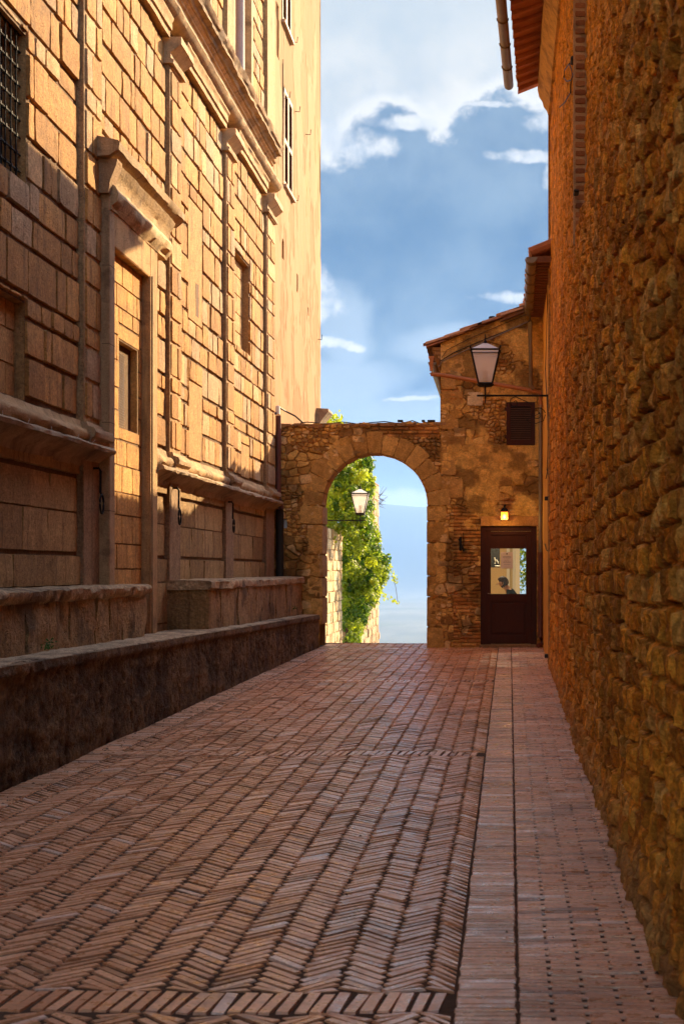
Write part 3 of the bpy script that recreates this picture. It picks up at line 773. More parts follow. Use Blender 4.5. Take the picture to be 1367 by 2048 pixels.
# ------------------------------------------------------------------ benches and plinth
def build_benches():
    def bench(name, label, y0, y1, xf, z0, z1, lip, seed, near_cap=True):
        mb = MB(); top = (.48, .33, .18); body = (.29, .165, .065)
        # lumpy front made from large stones, lip slab above
        mb.box(XF, xf-.03, y0+.02, y1-.02, z0-.05, z1-.06, (.1, .055, .03))
        mpB = lambda p: np.stack([xf-.0+p[:, 2], p[:, 0], p[:, 1]], -1)
        C = []; H = []; y = y0; r = random.Random(seed); hh = (z1-.10-z0)
        while y < y1-.01:
            w = r.uniform(.45, .8)
            if y1-y-w < .3: w = y1-y
            C.append((y+w/2, z0+hh/2)); H.append((w/2-.002, hh/2)); y += w
        N = len(C)
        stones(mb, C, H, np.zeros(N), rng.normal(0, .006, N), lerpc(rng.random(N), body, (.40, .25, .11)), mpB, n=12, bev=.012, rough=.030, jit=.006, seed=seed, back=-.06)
        mpE = lambda p: np.stack([p[:, 0], y0-p[:, 2], p[:, 1]], -1)
        stones(mb, [((XF+xf)/2, z0+hh/2)], [((xf-XF)/2, hh/2)], [0], [0.0], [body], mpE, n=8, bev=.012, rough=.02, jit=.003, seed=seed+1, back=-.06)
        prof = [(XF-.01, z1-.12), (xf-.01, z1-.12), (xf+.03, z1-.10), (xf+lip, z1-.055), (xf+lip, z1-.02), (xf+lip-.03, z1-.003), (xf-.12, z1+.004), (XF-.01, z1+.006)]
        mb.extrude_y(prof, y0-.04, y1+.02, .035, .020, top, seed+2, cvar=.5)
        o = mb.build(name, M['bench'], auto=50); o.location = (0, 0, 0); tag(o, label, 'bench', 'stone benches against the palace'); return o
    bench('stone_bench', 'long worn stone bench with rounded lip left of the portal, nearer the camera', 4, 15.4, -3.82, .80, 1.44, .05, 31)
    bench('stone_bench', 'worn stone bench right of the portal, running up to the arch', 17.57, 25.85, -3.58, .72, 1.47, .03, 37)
    # plinth terrace
    Yn = 60; ys = np.linspace(3, 26.0, 800)
    def topz(Y): return EYE-(.676+(Y-9.93)*(.82-.676)/16.07)
    def fx(Y): return -3.48+(Y-9.93)*.0106
    nz = 26; V = []; 
    s = np.concatenate([np.linspace(0, 1, 40), [1.02, 1.04, 1.07, 1.2, 1.5, 2.0]])
    SY, SS = np.meshgrid(ys, s, indexing='ij')
    h0 = gz(SY)-.04; h1 = topz(SY)
    zt = h0+(h1-h0)*np.minimum(SS, 1)
    n1 = fbm(SY*2.2, zt*3.5, 61, 5)-.5; n2 = fbm(SY*9, zt*11, 64, 3)-.5
    blk = np.floor(SY/.95+vn(SY*0+3, np.floor(zt/.3), 3)); jt = np.abs((SY/.95) % 1-.5)
    lip = sst(zt, h1-.10, h1-.07)*.03
    n3 = fbm(SY*24, zt*30, 65, 3)-.5
    x = fx(SY)+n1*.05+n2*.028+n3*.022+lip-.02*sst(jt, .485, .5)
    over = np.maximum(0, SS-1); x = x-over*(.45)*1.0; x = np.where(SS > 1, fx(SY)+.02-.02*(SS < 1.03)-(SS-1)*.62, x)
    zz = np.where(SS > 1, h1+.012*sst(SS, 1.0, 1.08)+n2*.02+n1*.02, zt)
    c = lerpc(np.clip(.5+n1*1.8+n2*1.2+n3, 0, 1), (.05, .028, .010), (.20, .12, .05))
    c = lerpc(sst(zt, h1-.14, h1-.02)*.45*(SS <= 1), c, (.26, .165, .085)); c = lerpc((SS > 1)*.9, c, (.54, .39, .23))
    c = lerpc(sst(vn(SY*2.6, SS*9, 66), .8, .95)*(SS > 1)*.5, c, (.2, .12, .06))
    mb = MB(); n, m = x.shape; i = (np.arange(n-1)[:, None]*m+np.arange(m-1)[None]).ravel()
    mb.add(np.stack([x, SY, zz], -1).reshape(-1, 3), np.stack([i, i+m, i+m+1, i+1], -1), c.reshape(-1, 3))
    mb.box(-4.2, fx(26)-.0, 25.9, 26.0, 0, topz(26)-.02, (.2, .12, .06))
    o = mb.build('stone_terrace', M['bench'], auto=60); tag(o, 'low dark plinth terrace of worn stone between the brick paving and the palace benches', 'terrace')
build_benches()

# ------------------------------------------------------------------ tall plastered house behind the palace
def build_tall_house():
    e = empty('plastered_house', (-4.12, 29, 0), 'tall house of peeling cream plaster standing above the left side of the arch', 'house')
    XP = -4.13; mp = lambda p: np.stack([XP+p[:, 2], p[:, 0], p[:, 1]], -1)
    w1 = (27.25, 28.35, 8.98, 10.85); w2 = (27.05, 28.15, 12.05, 13.9)
    holes = [(*w1, .12), (*w2, .12), (26.35, 26.62, 11.15, 12.1, .06),
             (27.05, 27.3, 7.5, 7.86, .2), (28.9, 29.1, 7.25, 7.65, .2), (30.6, 30.72, 7.1, 7.24, .2)]
    mb = MB()
    # sheet with waviness
    ys = np.linspace(25.78, 32.75, 140); zs = np.linspace(-6, 16, 240)
    YY, ZZ = np.meshgrid(ys, zs, indexing='ij')
    fl = fbm(YY*1.1, ZZ*.55, 71, 5); fl2 = fbm(YY*3, ZZ*1.6, 72, 5)
    peel = sst(fl*.6+fl2*.4+.08*sst(ZZ, 8, 12)+.05*sst(YY, 31, 32.5), .54, .57)
    d = (fbm(YY*1.5, ZZ*1.2, 73, 4)-.5)*.03-peel*.012
    edge = sst(YY, 32.5, 32.75)*(fbm(YY*0, ZZ*4, 75, 3)-.5)*.08
    keep = np.ones((139, 239), bool)
    yc = (YY[:-1, :-1]+YY[1:, 1:])/2; zc = (ZZ[:-1, :-1]+ZZ[1:, 1:])/2
    for (a, b, c0, c1, dd) in holes: keep &= ~((yc > a) & (yc < b) & (zc > c0) & (zc < c1))
    V = np.stack([XP+d, YY+edge, ZZ], -1).reshape(-1, 3)
    c = lerpc(fbm(YY*.8, ZZ*.4, 77, 4), (.31, .150, .058), (.41, .215, .092)); c = lerpc(peel*.85, c, (.27, .13, .04))
    i = (np.arange(139)[:, None]*240+np.arange(239)[None])[keep]
    mb.add(V, np.stack([i, i+240, i+241, i+1], -1), c.reshape(-1, 3))
    for (a, b, c0, c1, dd) in holes:
        q = mp(np.array([(a-.03, c0-.05, -.012), (b+.03, c0-.05, -.012), (b+.03, c1+.05, -.012), (a-.03, c1+.05, -.012), (a, c0, -dd), (b, c0, -dd), (b, c1, -dd), (a, c1, -dd)], float))
        mb.add(q, [(0, 4, 5, 1), (1, 5, 6, 2), (2, 6, 7, 3), (3, 7, 4, 0), (4, 7, 6, 5)], (.45, .28, .13))
    B = (.6, .4, .2); x0 = -11
    mb.add([(XP, 32.76, -6), (x0, 32.76, -6), (x0, 32.76, 16), (XP, 32.76, 16)], [(0, 1, 2, 3)], B)
    mb.add([(XP, 25.78, 16), (x0, 25.78, 16), (x0, 32.76, 16), (XP, 32.76, 16)], [(3, 2, 1, 0)], B)
    mb.add([(XP-.03, 25.785, -1), (x0, 25.785, -1), (x0, 25.785, 16), (XP-.03, 25.785, 16)], [(3, 2, 1, 0)], B)
    mb.build('wall', M['plaster'], e, smooth=False)
    for k, (a, b, c0, c1) in enumerate((w1, w2)):
        mb = MB(); X0 = XP-.01
        for (p, q) in ((a, (a+b)/2-.005), ((a+b)/2+.005, b)):
            mb.box(X0-.04, X0+.012, p, p+.07, c0, c1); mb.box(X0-.04, X0+.012, q-.07, q, c0, c1)
            for z in (c0, (c0+c1)/2-.1, c1-.09): mb.box(X0-.04, X0+.0121, p, q, z, z+.09)
        mb.box(X0-.03, X0+.07, a-.06, b+.06, c0-.06, c0)
        f = mb.build('shutter_window', M['shutterw'], e)
        mb = MB(); 
        for z in np.arange(c0+.1, c1-.06, .045):
            for (p, q) in ((a+.06, (a+b)/2-.07), ((a+b)/2+.07, b-.06)):
                mb.add([(X0-.03, p, z+.035), (X0-.03, q, z+.035), (X0+.006, q, z), (X0+.006, p, z)], [(0, 1, 2, 3)])
        mb.box(X0-.055, X0-.045, a, b, c0, c1)
        mb.build('slats', M['slat'], f)
    for (px, py) in ((590, 222), (612, 268), (587, 400), (585, 83), (570, 193), (635, 678)):
        Y = YX(px, XP); z = EYE+(1140-py)/F*Y
        mb = MB(); mb.tube([(XP-.02, Y, z), (XP+.09, Y, z-.01), (XP+.10, Y, z+.1)], .008, n=5); mb.build('hook', M['iron'], e)
    mb = MB(); mb.tube([(XP+.01, 27.0, 11.2), (XP+.012, 27.02, 8.9), (XP+.01, 27.05, 11.3)], .006, n=4)
    mb.build('wire', M['iron'], e)
    # carved corner stone jutting out at the foot
    mb = MB(); z = 4.93
    mb.extrude_y([(XP-.2, z-.05), (XP+.05, z-.05), (XP+.14, z+.10), (XP+.24, z+.22), (XP+.26, z+.25), (XP+.25, z+.31), (XP-.2, z+.33)], 32.1, 32.9, .1, .01, (.36, .24, .14), 120)
    mb.build('corbel', M['moulding'], e, auto=40)
build_tall_house()

# ------------------------------------------------------------------ rubble surfaces
def voro(u, v, su, sv, seed):
    """jittered-grid voronoi: returns F1, F2, cell random values"""
    x = u/su; y = v/sv; xi = np.floor(x); yi = np.floor(y)
    f1 = np.full(x.shape, 9.); f2 = np.full(x.shape, 9.); cx = xi*0; cy = yi*0
    for i in (-1, 0, 1):
        for j in (-1, 0, 1):
            a = xi+i; b = yi+j
            px = a+.15+.7*hsh(a, b, seed); py = b+.2+.6*hsh(a, b, seed+1)
            d = np.maximum(np.abs(px-x), np.abs(py-y)*.9)*.6+np.hypot(px-x, py-y)*.4
            nw = d < f1
            f2 = np.where(nw, f1, np.minimum(f2, d)); cx = np.where(nw, a, cx); cy = np.where(nw, b, cy); f1 = np.where(nw, d, f1)
    return f1, f2, hsh(cx, cy, seed+5), hsh(cx, cy, seed+6)
def bricks(u, v, L, h, seed):
    r = np.floor(v/h); o = hsh(r, r*0, seed)*L; c = np.floor((u+o)/L)
    fu = ((u+o)/L) % 1; fv = (v/h) % 1
    e = np.minimum(np.minimum(fu, 1-fu)*L, np.minimum(fv, 1-fv)*h)
    return e, hsh(c, r, seed+2), hsh(c, r, seed+3)

YA = 26.0
mpA = lambda p: np.stack([p[:, 0], YA-p[:, 2], p[:, 1]], -1)
XL, XR2 = -3.24, -1.34; CX = (XL+XR2)/2; RI = .945; ZS = EYE+(1140-1011)*YA/F; 
DOOR = (-.365, .657, .24, 2.40)        # x0,x1,z0,z1
SHUT = (.11, .63, 3.88, 4.66)
def gable(x): return EYE+(1140-(684-.405*((x*F/YA+1000)-880)))*YA/F
def build_arch_wall():
    e = empty('arch_wall', (CX, YA, 0), 'rubble stone wall pierced by a round arch closing the far end of the alley', 'archway')
    h = empty('stone_house', (-.2, YA, 0), 'small rubble stone house with glazed door and gabled tile roof right of the arch', 'house')
    xs = np.arange(-4.15, .84, .0125); zs = np.arange(.05, 6.75, .0125)
    X, Z = np.meshgrid(xs, zs, indexing='ij')
    wx = X+(fbm(X*3, Z*3, 1, 3)-.5)*.12; wz = Z+(fbm(X*3+9, Z*3, 2, 3)-.5)*.10
    f1, f2, r1, r2 = voro(wx, wz, .23, .15, 5)
    e1 = (f2-f1)*.12
    g1, g2, q1, q2 = voro(wx, wz, .10, .07, 15)
    mixs = sst(fbm(X*1.5, Z*1.5, 22, 3), .5, .56)
    ed = np.where(mixs > .5, (g2-g1)*.06, e1); ra = np.where(mixs > .5, q1, r1); rb = np.where(mixs > .5, q2, r2)
    be, b1, b2 = bricks(wx*.35+X*.65, wz*.15+Z*.85, .27, .068, 3)
    bm = sst(fbm(X*1.1+4, Z*1.4, 33, 3), .64, .66)
    bm = np.maximum(bm, ((X > -.86) & (X < .84) & (Z < 2.75)).astype(float)*sst(fbm(X*3, Z*3, 36, 3), .38, .42))
    bm = bm*(X > -1.6)
    bm = np.maximum(bm, .9*((Z > 4.02) & (Z < 4.25) & (X > -2.3) & (X < -1.1)).astype(float))
    isb = bm > .5
    ed = np.where(isb, be, ed); ra = np.where(isb, b1, ra); rb = np.where(isb, b2, rb)
    ms = sst(ed, .004, .016)
    pl = sst(fbm(X*1.2+2, Z*1.2, 44, 5)+.16*sst(Z, 2.4, 4.5)*sst(X, -1.1, -.2), .61, .66)*(X > -1.1)
    dep = ms*(.02+.02*rb)+(fbm(X*9, Z*9, 45, 4)-.5)*.022
    dep = dep*(1-pl*.75)+pl*.028+(fbm(X*1.3, Z*1.3, 47, 3)-.5)*.03
    c = lerpc(ra, (.44, .22, .045), (.80, .48, .13))
    c = lerpc(((rb > .82)*.7), c, (.74, .50, .22)); c = lerpc(((rb < .2)*.7), c, (.22, .10, .03))
    c = lerpc(isb*.8, c, lerpc(ra, (.38, .13, .025), (.68, .33, .09)))
    c = lerpc((1-ms)*.7, c, (.40, .21, .06))
    c = lerpc(pl*.85, c, lerpc(fbm(X*4, Z*4, 49, 4), (.62, .34, .08), (.84, .52, .14)))
    c = lerpc(sst(fbm(X*1.6, Z*1.6+7, 51, 5), .54, .64)*.7, c, (.15, .075, .02))
    top = np.where(X < -1.094, 4.26+.015*(X+4), gable(X))
    top = top+(vn(X*6, Z*0, 9)-.5)*.03
    xc = X[:-1, :-1]+.006; zc = Z[:-1, :-1]+.006; tp = top[:-1, :-1]
    inarch = (np.hypot(xc-CX, zc-ZS) < RI+.05) | ((xc > XL-.05) & (xc < XR2+.05) & (zc < ZS))
    indoor = (xc > DOOR[0]) & (xc < DOOR[1]) & (zc > DOOR[2]) & (zc < DOOR[3])
    inshut = (xc > SHUT[0]) & (xc < SHUT[1]) & (zc > SHUT[2]) & (zc < SHUT[3])
    niche = (xc > -3.955) & (xc < -3.885) & (zc > 2.36) & (zc < 2.52)
    keep = (zc < tp) & ~inarch & ~indoor & ~inshut & ~niche
    n, m = X.shape
    idx = np.arange(n-1)[:, None]*m+np.arange(m-1)[None]
    V = mpA(np.stack([X, Z, dep], -1).reshape(-1, 3)); Cc = c.reshape(-1, 3)
    def sub(mask, name, par):
        i = idx[mask]; f = np.stack([i, i+m, i+m+1, i+1], -1)
        used = np.unique(f); rm = np.full(len(V), -1); rm[used] = np.arange(len(used))
        mb = MB(); mb.add(V[used], rm[f], Cc[used]); return mb
    left = xc < -1.094
    a = sub(keep & left, 'wall', e)
    cc = (.34, .2, .08); T = .75
    # thickness: top, back, jamb reveals, intrados
    nn = 28; th = np.linspace(0, math.pi, nn); rr = RI+.045
    ix = [CX+rr*math.cos(t) for t in th]; iz = [ZS+rr*math.sin(t) for t in th]
    for k in range(nn-1):
        a.add([(ix[k], YA, iz[k]), (ix[k+1], YA, iz[k+1]), (ix[k+1], YA+T, iz[k+1]), (ix[k], YA+T, iz[k])], [(0, 1, 2, 3)], cc)
        a.add([(ix[k], YA+T, iz[k]), (ix[k+1], YA+T, iz[k+1]), (ix[k+1], YA+T, 4.25), (ix[k], YA+T, 4.25)], [(0, 1, 2, 3)], cc)
    a.add([(-4.3, YA+.03, 4.255), (-1.094, YA+.03, 4.29), (-1.094, YA+T, 4.29), (-4.3, YA+T, 4.255)], [(0, 1, 2, 3)], cc)
    for (x0, x1) in ((-4.3, CX-rr), (CX+rr, -1.094)):
        a.add([(x0, YA+T, -.3), (x1, YA+T, -.3), (x1, YA+T, 4.25), (x0, YA+T, 4.25)], [(0, 3, 2, 1)], cc)
    # coping bricks along the top of the arch wall
    C = []; H = []; x = -4.12
    while x < -1.15:
        w = rnd.uniform(.16, .34); C.append((x+w/2, 4.245+rnd.gauss(0, .008)+.01*(x+4)/3)); H.append((w/2-.005, .035+rnd.gauss(0, .004))); x += w
    N = len(C); stones(a, C, H, rng.normal(0, .02, N), .035+rng.normal(0, .01, N), lerpc(rng.random(N), (.26, .12, .05), (.42, .25, .11)), mpA, n=3, bev=.01, rough=.008, jit=.006, seed=90, back=-.2)
    w = a.build('wall', M['rubble'], e, smooth=False)
    # voussoirs
    mb = MB(); k = 13; ang = np.linspace(math.pi+.0, 0, k+1)
    for i in range(k):
        t0, t1 = ang[i], ang[i+1]; wv = rnd.uniform(.36, .43); pts = []
        def mpV(p, t0=t0, t1=t1):
            t = t0+(t1-t0)*p[:, 0]; r = RI+p[:, 1]
            return np.stack([CX+r*np.cos(t), YA-p[:, 2], ZS+r*np.sin(t)], -1)
        stones(mb, [(.5, wv/2)], [(.5-.012, wv/2)], [0], [.035+rnd.gauss(0, .008)], [lerpc(rnd.random(), (.42, .22, .055), (.60, .35, .10))], mpV, n=7, bev=.012, rough=.012, jit=.006, seed=100+i, back=-.5)
    mb.build('voussoirs', M['rubble'], e, auto=50)
    # jamb piers in big blocks
    for s, (xa, xb) in enumerate(((XL-.36, XL), (XR2, XR2+.34))):
        mb = MB(); z = float(gz(26))-.05 if s else .6; C = []; H = []; D = []
        hs = [.5, .36, .42, .55, .38, .6, .4]; k = 0
        while z < ZS-.02:
            hh = min(hs[(k+s*2) % 7], ZS-z)
            if ZS-z-hh < .15: hh = ZS-z
            w = rnd.uniform(-.06, .08)
            if s: C.append(((xa+xb+w)/2, z+hh/2)); H.append(((xb+w-xa)/2, hh/2-.004))
            else: C.append(((xa+w+xb)/2, z+hh/2)); H.append(((xb-xa-w)/2, hh/2-.004))
            D.append(.03+rnd.gauss(0, .006)); z += hh; k += 1
        N = len(C); stones(mb, C, H, np.zeros(N), D, lerpc(rng.random(N), (.46, .245, .06), (.66, .39, .11)), mpA, n=8, bev=.015, rough=.014, jit=.009, seed=130+s, back=-.02)
        xr = xb if s == 0 else xa
        mpJ = (lambda p: np.stack([xr+p[:, 2], YA+p[:, 0], p[:, 1]], -1)) if s == 0 else (lambda p: np.stack([xr-p[:, 2], YA+p[:, 0], p[:, 1]], -1))
        C2 = [(.35, c_[1]) for c_ in C]; H2 = [(.37, h_[1]) for h_ in H]
        stones(mb, C2, H2, np.zeros(N), np.full(N, .004), lerpc(rng.random(N), (.42, .26, .1), (.52, .34, .16)), mpJ, n=5, bev=.012, rough=.008, jit=.004, seed=140+s, back=-.05, flip=(s == 1))
        mb.build('pier', M['rubble'], e, auto=50)
    mb = MB(); mb.box(-3.96, -3.88, YA+.05, YA+.06, 2.35, 2.53); mb.build('opening_light_plate', M['white'], e)  # pale plate stands in for light showing through a small opening
    # ---- house
    a = sub(keep & ~left, 'wall', h)
    C = []; H = []; z = 2.9     # large quoins up the house corner
    for k, hh in enumerate((.42, .36, .47, .33, .4, .30, .45)):
        w = (.42, .30, .46, .34)[k % 4]
        if z+hh > 5.72: hh = 5.72-z
        if hh > .1: C.append((-1.094+w/2, z+hh/2)); H.append((w/2, hh/2-.006))
        z += hh
    N = len(C); stones(a, C, H, np.zeros(N), np.full(N, .036), lerpc(rng.random(N), (.34, .17, .04), (.56, .31, .09)), mpA, n=7, bev=.016, rough=.012, jit=.008, seed=160, back=-.02)
    stones(a, [(-.46, 4.72)], [(.15, .13)], [0], [.042], [(.62, .48, .28)], mpA, n=7, bev=.012, rough=.014, jit=.006, seed=161, back=-.02)
    # brick jamb beside the door and smooth timber-like lintel band
    C = []; H = []; z = .25
    while z < 2.36: C.append((DOOR[1]+.05, z+.033)); H.append((.043, .028)); z += .068
    N = len(C); stones(a, C, H, np.zeros(N), np.full(N, .045), lerpc(rng.random(N), (.36, .14, .04), (.50, .24, .08)), mpA, n=2, bev=.006, rough=.004, jit=.003, seed=163, back=0)
    a.box(-.36, .70, YA-.052, YA+.1, 2.402, 2.58, (.50, .24, .075), .006)
    # side, back walls and room: real box with a hollow room
    xl, xr_, y1 = -1.094, 1.6, 31.5; cs = (.38, .23, .09)
    zl = gable(xl); zr = gable(xr_)
    a.add([(xl, YA-.02, -4), (xl, y1, -4), (xl, y1, zl), (xl, YA-.02, zl)], [(0, 3, 2, 1)], cs)
    a.add([(xr_, YA+.3, -4), (xr_, y1, -4), (xr_, y1, zr), (xr_, YA+.3, zr)], [(0, 1, 2, 3)], cs)
    for (p, q, s0, s1) in cut([(xl, xr_, -4, 7)], [(.30, .95, .9, 2.35)], 0):
        s1p, s1q = min(s1, gable(p)), min(s1, gable(q))
        a.add([(p, y1, s0), (q, y1, s0), (q, y1, s1q), (p, y1, s1p)], [(0, 3, 2, 1)], cs)
    a.add([(DOOR[0], YA, DOOR[2]), (DOOR[0], YA+.2, DOOR[2]), (DOOR[0], YA+.2, DOOR[3]), (DOOR[0], YA, DOOR[3])], [(0, 1, 2, 3)], (.2, .11, .04))
    a.add([(DOOR[1], YA, DOOR[2]), (DOOR[1], YA+.2, DOOR[2]), (DOOR[1], YA+.2, DOOR[3]), (DOOR[1], YA, DOOR[3])], [(3, 2, 1, 0)], (.2, .11, .04))
    a.add([(DOOR[0], YA-.02, DOOR[3]), (DOOR[1], YA-.02, DOOR[3]), (DOOR[1], YA+.2, DOOR[3]), (DOOR[0], YA+.2, DOOR[3])], [(0, 1, 2, 3)], (.2, .11, .04))
    a.box(DOOR[0]-.02, DOOR[1]+.02, YA-.10, YA+.2, .15, DOOR[2], (.26, .15, .07), .01)
    a.build('wall', M['rubble'], h, smooth=False)
    # roof
    mb = MB(); r = random.Random(3)
    def roofp(x, dz): return gable(x)+dz
    sl = math.atan2(gable(.5)-gable(-.5), 1.0)
    mb.add([(-1.34, YA-.10, roofp(-1.34, -.03)), (1.9, YA-.10, roofp(1.9, -.03)), (1.9, 31.7, roofp(1.9, -.03)), (-1.34, 31.7, roofp(-1.34, -.03))], [(0, 1, 2, 3)], (.2, .09, .04))
    for j in range(26):
        y = YA-.10+j*.215
        for k in range(9):
            x0 = -1.36+k*.34; 
            if x0 > 1.5: continue
            L = .44+r.gauss(0, .02); dz = r.gauss(0, .012); dy = r.gauss(0, .015); n = 7; V = []
            for (xx, rad, lift) in ((x0, .085, .05), (x0+L, .07, .02)):
                for i in range(n):
                    t = math.pi*i/(n-1)
                    V.append((xx, y+dy+rad*math.cos(t), roofp(xx, dz+lift-.035+rad*.75*math.sin(t))))
                for i in range(n):
                    t = math.pi*i/(n-1)
                    V.append((xx, y+dy+(rad-.014)*math.cos(t), roofp(xx, dz+lift-.035+(rad-.014)*.75*math.sin(t))))
            f = []
            for i in range(n-1):
                f.append((i, i+1, 2*n+i+1, 2*n+i)); f.append((n+i, 3*n+i, 3*n+i+1, n+i+1)); f.append((i, n+i, n+i+1, i+1)); f.append((2*n+i, 2*n+i+1, 3*n+i+1, 3*n+i))
            cc = lerpc(r.random(), (.30, .11, .04), (.46, .22, .10))
            mb.add(V, f, cc)
    # verge tiles lying flat along the gable (stepped), seen edge on
    x = -1.40; k = 0
    while x < .62:
        L = .42; lift = .0 if k % 2 else .03
        V = []
        for xx in (x, x+L):
            for (yy, zo) in ((YA-.16, 0), (YA-.02, .02), (YA-.02, -.035), (YA-.16, -.045)):
                V.append((xx, yy, roofp(xx, zo+.02+lift+(0.025 if xx == x else -.01))))
        mb.add(V, [(0, 1, 5, 4), (1, 2, 6, 5), (2, 3, 7, 6), (3, 0, 4, 7), (3, 2, 1, 0), (4, 5, 6, 7)], lerpc(r.random(), (.30, .12, .045), (.48, .24, .10)))
        x += .33; k += 1
    # loose tile and little vent cap
    X0, _, Z0 = P(1010, 640, YA)
    V = [(X0-.02, YA-.14, Z0+.06), (X0+.35, YA-.14, Z0+.20), (X0+.35, YA+.1, Z0+.20), (X0-.02, YA+.1, Z0+.06), (X0-.1, YA-.14, Z0-.05), (X0+.33, YA-.14, Z0+.12), (X0+.33, YA+.1, Z0+.12), (X0-.1, YA+.1, Z0-.05)]
    mb.add(V, [(0, 1, 2, 3), (0, 4, 5, 1), (4, 7, 6, 5), (1, 5, 6, 2), (0, 3, 7, 4), (2, 6, 7, 3)], (.2, .09, .04))
    rf = mb.build('roof', M['terracotta'], h, auto=40)
    mb = MB(); vx, vy, vz = P(984, 634, YA+.1)
    mb.lathe([(.012, vz-.12), (.012, vz-.02), (.075, vz-.02), (.06, vz+.01), (.01, vz+.02)], vx, vy, n=10); mb.build('vent_cap', M['iron'], rf)
    # corbelled eave under the left verge
    mb = MB()
    for k in range(3): mb.box(-1.094-.05*(k+1), -1.08, YA-.03, 31.4, 5.45+.075*k, 5.515+.075*k, (.34, .18, .07), .008)
    mb.build('eave', M['terracotta'], h)
    # side gutter of the left eave with hopper, and the long slanted pipe
    mb = MB(); gx, gzz = -1.24, 5.38
    ring = lambda y: [(gx+.075*math.cos(t), y, gzz+.075*math.sin(t)) for t in np.linspace(math.pi, 2*math.pi, 9)]
    V = ring(YA-.12)+ring(31.5); mb.add(V, [(i, i+1, i+10, i+9) for i in range(8)])
    V = ring(YA-.12); mb.add(V, [tuple(range(9))]); mb.build('gutter', M['zinc'], h)
    mb = MB(); p0 = P(862, 726, YA-.25); p1 = P(862, 746, YA-.25); p2 = P(886, 750, YA-.2); p3 = P(1064, 781, YA-.2); p4 = P(1080, 786, YA-.2); p5 = P(1080, 1150, YA-.15)
    mb.lathe([(.07, p0[2]+.12), (.072, p0[2]+.10), (.045, p0[2]+.04), (.04, p0[2]-.14)], p0[0], p0[1], n=4, rot=math.pi/4)
    mb.tube([p1, (p1[0], p1[1], p1[2]-.02), p2, p3, p4, (p4[0]+.0, p4[1], p4[2]-.25)], .038, n=10)
    mb.build('slanted_pipe', M['copper'], h, auto=50)
    mb = MB(); zt = p4[2]-.22
    mb.tube([(p4[0], p4[1], zt), (p4[0], p4[1], 1.9)], .036, n=10); 
    mb.build('downpipe', M['zinc'], h, auto=50)
    mb = MB(); mb.tube([(p4[0], p4[1], 1.92), (p4[0]-.003, p4[1], .38), (p4[0]+.03, p4[1]-.02, .27), (p4[0]-.05, p4[1]-.1, .23)], .042, n=10); mb.build('downpipe', M['redpipe'], h, auto=50)
    # cables pinned along the gable and arch wall
    mb = MB()
    A_ = P(880, 722, YA-.06); B_ = P(1056, 643, YA-.06); 
    mb.tube([A_, P(905, 706, YA-.06), P(960, 682, YA-.06), P(1010, 662, YA-.06), B_], .008, n=5)
    mb.tube([P(882, 716, YA-.06), P(893, 700, YA-.06), P(940, 676, YA-.06), P(1000, 650, YA-.06), P(1056, 627, YA-.06)], .005, n=5)
    mb.build('cable', M['cable'], h)
    mb = MB(); mb.tube([P(876, 734, YA-.1), P(884, 722, YA-.1), P(1062, 640, YA-.1)], .013, n=6); mb.build('conduit', M['zinc'], h)
    # shuttered little window
    x0, x1, z0, z1 = SHUT; mb = MB()
    yb = YA-.045
    for (p, q) in ((x0, x0+.075), (x1-.075, x1)): mb.box(p, q, yb, yb+.05, z0, z1)
    for (p, q) in ((z0, z0+.09), (z1-.075, z1)): mb.box(x0+.074, x1-.074, yb+.001, yb+.049, p, q)
    for z in (z0+.12, z1-.16): mb.box(x0-.03, x0+.01, yb-.004, yb+.02, z, z+.06)
    f = mb.build('shutter', M['wood'], h)
    mb = MB(); 
    for z in np.arange(z0+.095, z1-.09, .040): mb.box(x0+.07, x1-.07, yb+.006, yb+.03, z, z+.017)
    mb.build('slats', M['shutter'], f)
    mb = MB(); mb.box(x0+.07, x1-.07, yb+.046, yb+.052, z0+.05, z1-.05); mb.build('backing', M['dark'], f)
    # glazed door
    x0, x1, z0, z1 = DOOR; yd = YA+.05; mb = MB()
    mb.box(x0, x0+.10, yd-.03, yd+.06, z0, z1, b=.006); mb.box(x1-.10, x1, yd-.03, yd+.06, z0, z1, b=.006); mb.box(x0+.099, x1-.099, yd-.029, yd+.059, z1-.09, z1, b=.006)
    df = mb.build('door', M['wood'], h)
    mb = MB(); a0, a1 = x0+.105, x1-.105; w = .085
    gx0, gx1 = a0+w, a1-w; zg0, zg1 = EYE-(1188-1140)*YA/F, z1-.16
    mb.box(a0-.012, gx0, yd-.012, yd+.04, z0+.002, z1-.085, b=.003); mb.box(gx1, a1+.012, yd-.012, yd+.04, z0+.01, z1-.095, b=.005)
    mb.box(gx0-.001, gx1+.001, yd-.011, yd+.039, zg1, z1-.095, b=.004)
    mb.box(gx0-.001, gx1+.001, yd-.011, yd+.039, zg0-.14, zg0, b=.004)
    mb.box(gx0-.001, gx1+.001, yd-.011, yd+.039, z0+.01, z0+.17, b=.004)
    mb.box(gx0-.001, gx1+.001, yd+.004, yd+.03, z0+.165, zg0-.135)
    mb.box(gx0+.03, gx1-.03, yd-.008, yd+.006, z0+.205, zg0-.175, b=.006)
    zt = EYE+(1140-1097)*YA/F
    mb.box(gx0-.001, gx1+.001, yd+.01, yd+.03, zt, zg1)
    mb.build('door_leaf', M['wood'], df)
    mb = MB(); mb.box(gx0, gx1, yd+.012, yd+.018, zg0, zt+.005); mb.build('door_glass', M['glass'], df)
    mb = MB(); mb.tube([(x0+.14, yd-.02, 1.17), (x0+.14, yd-.06, 1.17), (x0+.22, yd-.06, 1.16)], .009, n=6); mb.build('handle', M['zinc'], df)
